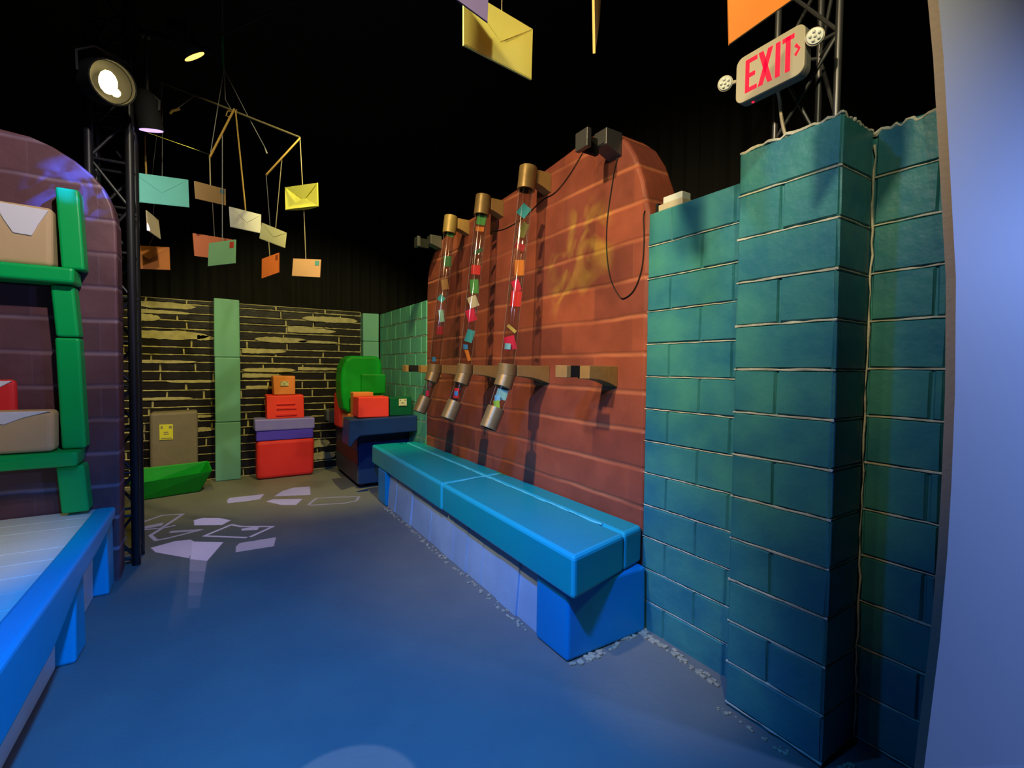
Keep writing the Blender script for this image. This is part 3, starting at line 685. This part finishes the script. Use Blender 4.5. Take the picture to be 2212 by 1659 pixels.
# cart of parcels at the end of the bench
ct = thing('parcel_cart', 'dark navy cart piled with parcels at the far end of the bench', 'cart', (1.65, 6.0, 0))
mb = MB(); mb.box(1.355, 1.94, 5.415, 6.55, .05, .63, 0, .004)
mb.build('body', MT['navy'], ct, bevel=.012)
mb = MB(); mb.box(1.338, 1.354, 5.42, 6.55, .06, .27, 0, .002); mb.build('lower_band', MT['slate'], ct, bevel=.004)
mb = MB(); mb.box(1.342, 1.354, 5.42, 6.55, .272, .44, 0, .002); mb.build('middle_band', MT['maroon'], ct, bevel=.004)
mb = MB(); mb.box(1.335, 1.354, 5.42, 6.55, .442, .625, 0, .002); mb.build('upper_band', mat('plum_foam', (.06, .04, .10), .5), ct, bevel=.004)
mb = MB(); mb.prism([(1.19, 5.13, .83), (1.944, 5.13, .845), (1.944, 5.13, .66), (1.30, 5.13, .645), (1.25, 5.13, .60), (1.20, 5.13, .53), (1.175, 5.13, .55)], (0, .32, 0))
mb.build('end_board', MT['navy'], ct, bevel=.02, seg=3)
mb = MB(); mb.prism([(1.18, 6.36, .83), (1.90, 6.36, .84), (1.90, 6.36, .66), (1.24, 6.36, .66), (1.18, 6.36, .7)], (0, .18, 0)); mb.build('end_board', MT['slate'], ct, bevel=.02, seg=3)
for x, y in ((1.42, 5.5), (1.86, 5.5), (1.42, 6.45), (1.86, 6.45)):
    mb = MB(); mb.cyl((x-.02, y, .04), (x+.02, y, .04), .038, n=14); mb.build('wheel', MT['blackmetal'], ct, smooth=True)
parcel('parcel', 'low orange parcel lying under the green sack on the navy cart', 1.30, 1.80, 5.47, 6.02, .632, .845, 'orange', bevel=.03)
parcel('parcel', 'red orange parcel lying behind the low orange one on the navy cart', 1.27, 1.75, 6.04, 6.34, .632, 1.06, 'redside', bevel=.03)
parcel('parcel', 'upright orange parcel between the green sack and the red cube', 1.31, 1.53, 5.475, 5.62, .847, 1.10, 'orange', bevel=.012)
parcel('parcel', 'red cube parcel on the front board of the navy cart', 1.29, 1.63, 5.18, 5.44, .838, 1.06, 'redside', bevel=.012)
parcel('parcel', 'dark green parcel with a cream sticker beside the red cube', 1.645, 1.90, 5.20, 5.44, .842, 1.055, 'darkgreen', bevel=.012, sticker=(1.745, 1.835, .955, 1.035))
parcel('parcel', 'lime parcel against the block wall behind the dark green one', 1.815, 1.945, 5.47, 5.70, .632, 1.03, 'lime', bevel=.012)
mb = MB()
mb.prism([(1.30, 5.68, .848), (1.68, 5.68, .85), (1.70, 5.68, 1.0), (1.70, 5.68, 1.42), (1.68, 5.68, 1.50), (1.62, 5.68, 1.525), (1.33, 5.68, 1.525), (1.27, 5.68, 1.48), (1.23, 5.68, 1.38), (1.215, 5.68, 1.22), (1.225, 5.68, 1.02), (1.25, 5.68, .90)], (0, .32, 0))
o = tag(mb.build('sack', MT['greensack'], bevel=.035, seg=4), 'tall bright green sack standing on the navy cart', 'sack')
mb = MB(); mb.box(1.44, 1.735, 5.655, 5.72, 1.07, 1.31, 0, .006); mb.build('pocket', mat('deep_green_foam', (.0, .24, .015), .5, None, 1, .2, 14), own(o), bevel=.015)
tag(MB().prism([(1.30, 5.30, .001), (1.42, 5.28, .001), (1.44, 5.36, .001), (1.36, 5.34, .001)], (0, 0, .006)).build('paper_scrap', MT['navy']), 'dark scrap lying on the floor at the foot of the navy cart', 'scrap')

# ------------------------------------------------------------------ left alcove: shelf, table, letters
s_ = thing('shelf_unit', 'bright green foam shelf fixed to the plum arch', 'shelf', (-1.2, 3.78, .5))
for xs in ((-.79, -.685), (-1.75, -1.645)):
    mb = MB(); x0, x1 = xs
    for (xa, xb, z0, z1, yy) in ((x0, x1, 1.955, 2.425, 3.75), (x0-.028, x1-.03, 1.555, 1.855, 3.745), (x0-.015, x1-.01, .89, 1.55, 3.75), (x0-.02, x1+.0, .505, .79, 3.74)):
        mb.hexa([(xa+.02, yy, z0), (xb+.02, yy, z0), (xb+.02, 3.868, z0), (xa+.02, 3.868, z0)], [(xa, yy, z1), (xb, yy, z1), (xb, 3.868, z1), (xa, 3.868, z1)])
    mb.build('post', MT['shelf'], s_, bevel=.014, seg=3)
mb = MB(); mb.box(-1.85, -.70, 3.68, 3.862, 1.862, 1.95, 0, .006); mb.build('shelf_board', MT['shelf'], s_, bevel=.018, seg=3)
mb = MB(); mb.box(-1.85, -.70, 3.67, 3.862, .795, .885, 0, .006); mb.build('shelf_board', MT['shelf'], s_, bevel=.018, seg=3)

def letter(x0, x1, y0, y1, z0, z1, fl_, label, m='cream', fm='flap'):
    mb = MB(); mb.box(x0, x1, y0, y1, z0, z1, 0, .004)
    o = tag(mb.build('envelope', MT[m], bevel=.028, seg=4), label, 'envelope')
    mb = MB(); mb.prism([(x, y0-.006, z) for x, z in fl_], (0, .012, 0)); mb.build('flap', MT[fm], own(o), bevel=.003)
    return o
letter(-1.045, -.80, 3.73, 3.86, 1.953, 2.295, [(-1.035, 2.285), (-.812, 2.275), (-.855, 2.19), (-.885, 2.12), (-.96, 2.125), (-.995, 2.19)], 'cream foam envelope with a white flap standing on the upper green shelf')
letter(-1.20, -.80, 3.685, 3.80, .888, 1.13, [(-1.19, 1.125), (-.81, 1.125), (-.93, 1.09), (-1.005, 1.055), (-1.08, 1.09)], 'wide cream foam envelope standing on the lower green shelf')
letter(-1.22, -.985, 3.805, 3.865, .889, 1.30, [(-1.21, 1.295), (-.995, 1.295), (-1.06, 1.25), (-1.1, 1.235), (-1.15, 1.25)], 'red foam envelope with a pink flap behind the wide cream one', 'red', 'flap')

tb = thing('table', 'white topped table with a thick azure rim in front of the plum arch', 'table', (-1.2, 2.6, 0))
mb = MB(); n = 16
for i in range(n):                                                   # slightly uneven slab strips
    y0, y1 = 1.0+(3.86-1.0)*i/n, 1.0+(3.86-1.0)*(i+1)/n
    zz = .485+random.uniform(-.0015, .0015)
    mb.box(-2.2, -.63-.02*(i/n), y0, y1, .40, zz)
mb.build('table_top', MT['white'], tb, bevel=.004)
mb = MB()
low = [(1.0, .25), (1.5, .26), (2.0, .27), (2.45, .285), (2.7, .34), (2.9, .385), (3.2, .395), (3.5, .42), (3.74, .445)]
poly = [(y, z) for y, z in low]+[(3.80, .505), (3.0, .502), (2.2, .508), (1.0, .50)]
mb.prism([(-.545, y, z) for y, z in poly], (-.105, 0, 0)); mb.build('rim', MT['tableblue'], tb, bevel=.018, seg=3)
mb = MB(); mb.box(-.75, -.565, 2.89, 3.06, .001, .375, 0, .006); mb.build('leg', MT['tableblue'], tb, bevel=.012)
mb = MB(); mb.box(-.75, -.568, 3.66, 3.84, .001, .42, 0, .006); mb.build('leg', MT['tableblue'], tb, bevel=.012)
mb = MB(); mb.box(-.75, -.568, 1.2, 1.4, .001, .26, 0, .006); mb.build('leg', MT['tableblue'], tb, bevel=.012)
for y0, y1, za, zb_ in ((1.405, 2.885, .29, .375), (3.065, 3.655, .385, .41)):
    mb = MB(); mb.hexa([(-.64, y0, .001), (-.75, y0, .001), (-.75, y1, .001), (-.64, y1, .001)], [(-.635, y0, za), (-.75, y0, za), (-.75, y1, zb_), (-.635, y1, zb_)])
    mb.build('side_panel', MT['white'], tb, bevel=.006)

# ------------------------------------------------------------------ trusses
def truss(chords, z0, z1, step, label, m, r=.022, rb=.010):
    cx = sum(c[0] for c in chords)/len(chords); cy = sum(c[1] for c in chords)/len(chords)
    t = thing('lighting_truss', label, 'truss', (cx, cy, z0))
    for c in chords:
        mb = MB(); mb.cyl((*c, z0+.001), (*c, z1), r, n=12); mb.build('chord', MT[m], t, smooth=True)
    mb = MB(); n = len(chords); k = 0; z = z0+.05
    while z+step < z1:
        for i in range(n):
            a, b_ = chords[i], chords[(i+1) % n]
            if k % 2: a, b_ = b_, a
            mb.cyl((*a, z), (*b_, z+step), rb, n=8); mb.cyl((*a, z), (*b_, z), rb, n=8)
        z += step; k += 1
    mb.build('brace', MT[m], t, smooth=True); return t
tl = truss([(-.49, 4.12), (-.70, 4.12), (-.70, 4.33), (-.49, 4.33)], 0, 4.39, .30, 'black lattice truss tower behind the plum arch', 'blackmetal', .026)
tr = truss([(1.90, 1.065), (1.90, .845), (2.0, .955)], 2.27, 4.39, .30, 'black lattice truss tower rising from the teal pillar behind the exit sign', 'steel', .012, .007)

# ------------------------------------------------------------------ exit sign
ex = thing('exit_sign', 'lit red exit sign with an arrow and two lamp heads above the teal pillar', 'sign', (1.76, 1.015, 2.45))
XS = 1.75
cL, cR = at_x(1596, 170, XS), at_x(1737, 108, XS)
ys = (cL.y+.012, cR.y-.002); zc = (cL.z+cR.z)/2; H_ = .088
def rrect(a0, a1, z0, z1, r, n=6):
    out = []
    for (cx, cz, t0) in ((a0+r, z0+r, 180), (a1-r, z0+r, 270), (a1-r, z1-r, 0), (a0+r, z1-r, 90)):
        for i in range(n+1):
            t = rad(t0+90*i/n); out.append((cx+r*math.cos(t), cz+r*math.sin(t)))
    return out
W0, W1 = min(ys), max(ys)
pl = rrect(W0, W1, zc-H_, zc+H_, .03)
mb = MB(); mb.prism([(XS+.012, y, z) for y, z in pl], (.035, 0, 0)); mb.build('housing', MT['signside'], ex, bevel=.004)
mb = MB(); mb.prism([(XS, y, z) for y, z in pl], (.012, 0, 0)); mb.build('face', MT['signface'], ex, bevel=.003)
mb = MB(); W = W1-W0
def gl(poly):  # glyph polygon in sign units: u from left 0..1, v 0..1
    mb.prism([(XS-.002, W1-u*W, zc-H_+v*2*H_) for u, v in poly], (.003, 0, 0))
def gbox(u0, u1, v0, v1): gl([(u0, v0), (u1, v0), (u1, v1), (u0, v1)])
b0, b1 = .17, .87
gbox(.155, .215, b0, b1)
for v in (b0, .475, b1-.085): gbox(.215, .335-(.03 if v == .475 else 0), v, v+.085)
gl([(.355, b0), (.425, b0), (.565, b1), (.495, b1)]); gl([(.495, b0), (.565, b0), (.425, b1), (.355, b1)])
gbox(.605, .67, b0, b1)
gbox(.745, .81, b0, b1); gbox(.70, .86, b1-.085, b1)
gl([(.865, .60), (.892, .645), (.945, .52), (.918, .52)]); gl([(.918, .52), (.945, .52), (.892, .395), (.865, .44)])
mb.build('lettering', MT['signred'], ex)
mb = MB(); mb.cyl((XS+.03, W1-.055, zc-H_-.003), (XS+.03, W1-.055, zc-H_+.003), .005, n=10); mb.build('indicator', MT['led'], ex)
for (px, py, yb, r) in ((1567, 181, W1, .029), (1760, 80, W0, .029)):
    c = at_x(px, py, XS+.01); d = Vector((-.8, -.45 if yb == W0 else -.35, -.18)).normalized()
    mb = MB(); mb.cyl(c+d*.005, c-d*.03, r, r*.6, 24); mb.cyl(c-d*.015, Vector((XS+.025, yb, c.z+(zc-c.z)*.35)), .008, n=8)
    hd = mb.build('lamp_head', MT['signface'], ex, smooth=True)
    mb = MB(); mb.cyl(c+d*.004, c+d*.010, r*.93, r*.85, 24)
    mb.build('lens', MT['lens'], sub(hd, ex), smooth=True)
    mb = MB(); a_ = d.orthogonal().normalized(); b_ = d.cross(a_)
    for i in range(5): mb.ball(c+d*.012+(a_*math.cos(i*1.2566)+b_*math.sin(i*1.2566))*r*.5, .0055, 8)
    mb.ball(c+d*.012, .0055, 8)
    mb.build('bulb', MT['bulb'], sub(hd, ex), smooth=True)
mb = MB(); mb.cyl((XS+.047, 1.03, zc), (1.888, 1.062, zc), .012, n=10); mb.build('mount_arm', MT['steel'], ex, smooth=True)
cable([at_x(*p, x) for *p, x in ((1678, 188, 1.80), (1684, 215, 1.84), (1687, 245, 1.86), (1691, 270, 1.85))]+[Vector((1.85, .99, 2.272))], .006, 'conduit', 'cream cable running from the exit sign down to the pillar top', MT['signface'])
# small box light on top of the wall
bl = thing('junction_box', 'small cream box with a clear cover on top of the teal wall by the arch', 'box', (2.0, 1.64, 2.226))
mb = MB(); mb.box(1.97, 2.06, 1.56, 1.71, 2.228, 2.262); mb.build('base', MT['signface'], bl, bevel=.004)
mb = MB(); mb.box(1.98, 2.05, 1.57, 1.69, 2.2625, 2.30); mb.build('cover', MT['lens'], bl, bevel=.006)
mb = MB(); mb.box(1.972, 1.99, 1.712, 1.73, 2.228, 2.275); mb.build('clip', MT['blackmetal'], bl)

# ------------------------------------------------------------------ stage lamps
def par_can(label, pos, target, L, r, lampm, inner='gold', clamp_to=None, rim=False):
    pos = Vector(pos); d = (Vector(target)-pos).normalized(); a = d.orthogonal().normalized()
    side = d.cross(Vector((0, 0, 1)));
    side = side.normalized() if side.length > .1 else Vector((1, 0, 0))
    t = thing('stage_lamp', label, 'lamp', pos-d*L)
    mb = MB(); mb.ring(pos-d*L*.75, pos, r, r*.93, 28); mb.cyl(pos-d*L*.75, pos-d*L, r*.98, r*.5, 28); mb.build('can', MT['blackmatte'], t, smooth=True)
    mb = MB(); mb.cyl(pos-d*L*.70, pos-d*L*.18, r*.35, r*.9, 28, caps=False); mb.build('reflector', MT[inner], t, smooth=True)
    mb = MB()
    if rim: mb.cyl(pos-d*.010, pos+d*.004, r*.925, n=28)
    else: mb.ball(pos-d*L*.3, r*.46, 14, 0, (.8, .8, 1.2))
    if not rim: mb.ball(pos-d*L*.22+RT*r*.30-UP*r*.50, r*.2, 10)
    mb.build('bulb', MT[lampm], t, smooth=True)
    mb = MB(); up = clamp_to if clamp_to is not None else pos-d*L*.5+Vector((0, 0, r*2)); up = Vector(up); mid = pos-d*L*.5
    for s in (-1, 1): mb.tube([mid+side*r*1.08*s, mid+side*r*1.1*s+Vector((0, 0, r*.9)), mid+side*r*.4*s+Vector((0, 0, r*1.5))], .007, 6)
    mb.tube([mid-side*r*.45+Vector((0, 0, r*1.5)), mid+side*r*.45+Vector((0, 0, r*1.5))], .007, 6); mb.build('yoke', MT['steel'], t, smooth=True)
    mb = MB(); mb.cyl(mid+Vector((0, 0, r*1.45)), up, .011, n=8); mb.box(up.x-.022, up.x+.022, up.y-.022, up.y+.022, up.z-.025, up.z+.03)
    mb.build('clamp', MT['steel'], t)
    return t
pipeA, pipeB = Vector((-.95, 4.26, 3.86)), Vector((1.2, 4.26, 3.86))
pp = MB().cyl((-.44, 4.225, 3.72), (-.02, 4.225, 3.72), .024, n=14)
tag(pp.build('lighting_pipe', MT['blackmatte'], smooth=True), 'black horizontal lighting pipe holding the stage lamps', 'pipe')
L1 = at_t(245, 178, 2.85); par_can('round stage lamp with a glowing yellow bulb beside the truss tower', L1, L1+Vector((.55, -.85, -.25)), .20, .125, 'lampon', 'blackmatte', (-.49, 4.09, L1.z+.3))
par_can('upright black stage lamp with a violet lens pointing down', Vector(SLIDE_POS)+Vector((-.0, 0, .03)), Vector(SLIDE_POS)+Vector((.15, .25, -1)), .25, .075, 'lampviolet', 'blackmetal', (-.40, 4.2, 3.695), rim=True)
# the projecting lens sits just in front of that lamp
L3 = at_t(420, 122, 3.3); par_can('tilted stage lamp with an amber glowing mouth near the ceiling', L3, L3+RT*.42-UP*.9+FW*.62, .22, .075, 'lamporange', 'gold', (L3.x-.09, 4.225, 3.70), rim=True)

# ------------------------------------------------------------------ hanging mobile
TM = 3.7
def bar(p, q, r, name, label, m, cat='bar', cords=()):
    mb = MB(); mb.tube([Vector(p).lerp(Vector(q), i/12) for i in range(13)], r, 10)
    o = tag(mb.build(name, MT[m], smooth=True), label, cat)
    for pts, rr, mm in cords:
        mb = MB(); mb.tube(pts, rr, 5); mb.build('cord', MT[mm], own(o), smooth=True)
    return o
hub = at_t(484, 150, TM); strap_top = at_t(481, 78, TM)
b1a, b1b = at_t(348, 177, TM+.1), at_t(648, 297, TM-.1); bm_ = b1a.lerp(b1b, .52)
ceil_pipe = MB().tube([at_t(470, 82, TM), at_t(560, 38, TM), at_t(680, -14, TM)], .006, 6)
tag(ceil_pipe.build('rigging_cable', MT['cable'], smooth=True), 'dark rigging cable slung across the ceiling above the mobile', 'cable')
o = tag(MB().tube([strap_top, at_t(480, 105, TM), at_t(482, 135, TM), hub], [.006, .012, .009, .005], 8).build('strap', MT['greenstrap'], smooth=True), 'green strap holding up the envelope mobile', 'strap')
mb = MB(); mb.tube([hub, at_t(487, 215, TM), bm_], .003, 5); mb.build('cord', MT['wire'], own(o))
mb = MB(); mb.tube([strap_top, strap_top+Vector((0, 0, 4.39-strap_top.z))], .003, 5); mb.build('cord', MT['wire'], own(o))
mb = MB(); mb.tube([hub, at_t(530, 240, TM), at_t(572, 318, TM), at_t(577, 332, TM)], [.003, .003, .004, .008], 5); mb.build('cord', MT['wire'], own(o))
bar(b1a, b1b, .0075, 'mobile_bar', 'long top bar of the envelope mobile', 'dullgold')
c2a, c2b = at_t(506, 236, TM-.05), at_t(453, 340, TM-.3)
bar(c2a, c2b, .008, 'mobile_bar', 'sloping gold bar below the middle of the top mobile bar', 'brass', cords=[([at_t(512, 237, TM), at_t(504, 243, TM), at_t(497, 254, TM), at_t(488, 250, TM), at_t(492, 240, TM), at_t(503, 240, TM)], .005, 'brass'), ([hub, at_t(470, 235, TM), at_t(455, 330, TM-.25)], .003, 'wire')])
c3a, c3b = b1b+Vector((0, 0, -.005)), at_t(575, 378, TM-.35)
bar(c3a, c3b, .007, 'mobile_bar', 'sloping bar at the right end of the top mobile bar', 'brass')
c4a, c4b = at_t(329, 240, TM), at_t(312, 300, TM-.15)
bar(c4a, c4b, .005, 'mobile_bar', 'short bar above the large turquoise envelope', 'brass', cords=[([at_t(328, 241, TM), at_t(338, 222, TM+.05), b1a], .002, 'wire')])
c5a, c5b = at_t(420, 207, TM+.1), at_t(368, 246, TM-.1)
bar(c5a, c5b, .003, 'mobile_bar', 'short thin bar with a lit hook under the left part of the top bar', 'wire', cords=[([c5b, at_t(372, 240, TM-.1), at_t(388, 236, TM-.1)], .009, 'brass')])
bar(at_t(313, 285, TM+.3), at_t(455, 335, TM+.2), .004, 'mobile_bar', 'dim thin bar crossing behind the gold bar', 'steel', cords=[([at_t(455, 335, TM+.2), at_t(456, 330, TM), at_t(456, 328, TM-.25)], .002, 'wire')])

ENVC = dict(turquoise=(.16, .62, .58), lavender=(.36, .33, .48), tan=(.62, .52, .30), rust=(.50, .17, .04), brown=(.36, .22, .10), salmon=(.55, .16, .07), mint=(.28, .58, .28), white=(.62, .62, .62),
            paleyellow=(.60, .58, .28), orange=(.85, .20, .03), yellow=(.85, .82, .12), peach=(.85, .48, .20), olive=(.80, .76, .20), violet=(.085, .06, .16), bigorange=(.85, .24, .03), amber=(.85, .42, .10))
EM = {k: mat(k+'_card', v, .65, tuple(c*.88 for c in v), 6, .08, 12) for k, v in ENVC.items()}
STAMP = {'blue': mat('blue_stamp', (.06, .16, .26), .6), 'red': mat('red_stamp', (.6, .06, .03), .6), 'green': mat('green_stamp', (.12, .4, .3), .6), 'dark': mat('dark_stamp', (.3, .06, .01), .6)}
def hanging_envelope(label, corners, t, col, face='back', stamp=None, strings=(), curve=0, zoom=True):
    """corners TL TR BR BL as seen; the envelope is an upright card turned about its string"""
    if zoom: corners = [(250+x/4.514, 340+y/4.514) for x, y in corners]
    TL, TR, BR, BL = corners
    hl, hr = BL[1]-TL[1], BR[1]-TR[1]; h = (hl+hr)/2; r_ = max(.75, min(1.33, hl/hr))
    tl, tr = t*2/(1+r_), t*2*r_/(1+r_)
    P = [at_t(*TL, tl), at_t(*TR, tr), at_t(*BR, tr), at_t(*BL, tl)]
    X = ((P[1]-P[0])+(P[2]-P[3]))/2; Y = ((P[0]-P[3])+(P[1]-P[2]))/2
    N = X.cross(Y).normalized();
    if N.dot(FW) > 0: N = -N
    ctr = sum(P, Vector())/4; th = .008
    q = lambda u, v, d=0: P[3].lerp(P[2], u).lerp(P[0].lerp(P[1], u), v)+N*(d+curve*(4*(u-.5)**2-1))
    mb = MB(); n = 8; vs = [q(i/n, j, -d) for d in (0, th) for j in (0, 1) for i in range(n+1)]; k = n+1; fs = []
    for i in range(n): fs += [(i, i+1, k+i+1, k+i), (2*k+i, 3*k+i, 3*k+i+1, 2*k+i+1), (i, 2*k+i, 2*k+i+1, i+1), (k+i, k+i+1, 3*k+i+1, 3*k+i)]
    fs += [(0, k, 3*k, 2*k), (n, 2*k+n, 3*k+n, k+n)]
    mb.add(vs, fs)
    o = tag(mb.build('envelope', EM[col], loc=ctr), label, 'envelope', None)
    h_ = own(o)
    if face == 'back':
        e = .0012
        mb = MB(); mb.prism([q(.01, .99, e), q(.5, .40, .004), q(.99, .99, e)], -N*.0012); mb.build('flap', EM[col], h_)
        mb = MB(); mb.prism([q(.01, .02, e), q(.5, .52, .0025), q(.99, .02, e)], -N*.001); mb.build('lower_fold', EM[col], h_)
    elif stamp:
        mb = MB(); mb.prism([q(.80, .66, .0015), q(.95, .66, .0015), q(.95, .92, .0015), q(.80, .92, .0015)], -N*.002); mb.build('stamp', STAMP[stamp], h_)
    for u, top, rr, mm in strings:
        v0 = 1
        mb = MB(); a = q(u, v0, -th/2); mb.tube([a, a.lerp(top, .5), top], rr, 5); mb.build('string', MT[mm], h_)
    o_q[label] = q; return o
o_q = {}; env = {}
e1s = at_t(313, 300, TM-.15)
env['turq'] = hanging_envelope('large turquoise envelope hanging at the left of the mobile', [(160, 143), (707, 218), (718, 487), (172, 430)], TM-.15, 'turquoise', 'back', None,
    [(.24, e1s, .006, 'brass'), (.52, b1a+Vector((.01, 0, -.02)), .002, 'wire')])
hanging_envelope('dim lavender envelope half hidden behind the large turquoise one', [(120, 238), (420, 262), (425, 455), (125, 415)], TM+.35, 'lavender', 'front', None, [(.75, b1a+Vector((.01, 0, -.01)), .002, 'wire')])
hanging_envelope('small tan envelope turned almost edge on below the turquoise one', [(292, 517), (408, 612), (428, 798), (305, 712)], TM-.1, 'tan', 'front', None, [(.55, o_q['large turquoise envelope hanging at the left of the mobile'](0.36, 0, -.004), .0015, 'wire')])
hanging_envelope('rust orange envelope, lowest at the left of the mobile', [(115, 855), (522, 875), (530, 1097), (122, 1083)], TM+.2, 'rust', 'back', None, [(.5, o_q['small tan envelope turned almost edge on below the turquoise one'](0.5, 0, -.004), .0015, 'wire')])
hanging_envelope('brown envelope with a blue stamp under the gold bar', [(772, 230), (1072, 310), (1075, 468), (785, 402)], TM-.3, 'brown', 'front', 'blue', [(.5, c2b, .004, 'cord')])
hanging_envelope('salmon envelope half hidden behind the mint green one', [(752, 738), (1165, 805), (1170, 1012), (770, 960)], TM-.1, 'salmon', 'front', None, [(.5, o_q['brown envelope with a blue stamp under the gold bar'](0.54, 0, -.004), .003, 'cord')])
hanging_envelope('mint green envelope with a red stamp in the middle of the mobile', [(908, 837), (1165, 800), (1160, 1030), (898, 1060)], TM-.3, 'mint', 'front', 'red', [(.5, c2a.lerp(c2b, .5), .003, 'wire')])
hanging_envelope('white envelope showing crossed folds at the centre of the mobile', [(1112, 480), (1418, 558), (1415, 740), (1125, 678)], TM-.05, 'white', 'back', None, [(.5, at_t(509, 240, TM-.05), .0055, 'brass')])
hanging_envelope('pale yellow envelope touching the white one at its lower right', [(1425, 635), (1668, 735), (1652, 885), (1402, 790)], TM-.2, 'paleyellow', 'back', None, [(.55, c3a.lerp(c3b, .55), .003, 'cord'), (.33, c3b, .0025, 'wire')])
hanging_envelope('bright orange envelope hanging edge turned below the pale yellow one', [(1425, 990), (1590, 928), (1590, 1120), (1422, 1180)], TM-.3, 'orange', 'front', 'dark', [(.45, o_q['pale yellow envelope touching the white one at its lower right'](0.36, 0, -.004), .003, 'cord')])
hanging_envelope('bright yellow curved envelope at the right end of the mobile', [(1648, 290), (1965, 245), (1970, 475), (1655, 512)], TM-.15, 'yellow', 'back', None, [(.45, c3a, .003, 'cord')], curve=.03)
hanging_envelope('peach envelope with a green stamp, lowest at the right of the mobile', [(1730, 985), (2000, 997), (1990, 1168), (1718, 1155)], TM-.1, 'peach', 'front', 'green', [(.45, o_q['bright yellow curved envelope at the right end of the mobile'](0.47, 0, -.004), .003, 'cord')])
# nearer letters hung from the ceiling
def up_string(px, t): p = at_t(px, 0, t); return Vector((p.x, p.y, 4.395))
hanging_envelope('olive yellow envelope hanging near the top middle of the room', [(1002, -26), (1151, 63), (1148, 172), (1002, 97)], 1.9, 'olive', 'back', None, [(.53, up_string(1081, 1.86), .0015, 'cord')], zoom=False)
hanging_envelope('dark violet envelope hanging in front of the olive yellow one', [(935, -150), (1057, -60), (1053, 47), (932, -42)], 1.6, 'violet', 'front', None, [(.5, up_string(1000, 1.6), .0015, 'cord')], zoom=False)
hanging_envelope('amber envelope seen edge on near the top middle', [(1283, -70), (1302, -90), (1296, 40), (1286, 115)], 1.8, 'amber', 'front', None, [(.5, up_string(1292, 1.8), .0015, 'cord')], zoom=False)
hanging_envelope('big orange envelope hanging at the top in front of the exit sign', [(1571, -70), (1762, -205), (1758, -35), (1575, 95)], 1.3, 'bigorange', 'front', None, [(.5, up_string(1660, 1.28), .0015, 'cord')], zoom=False)
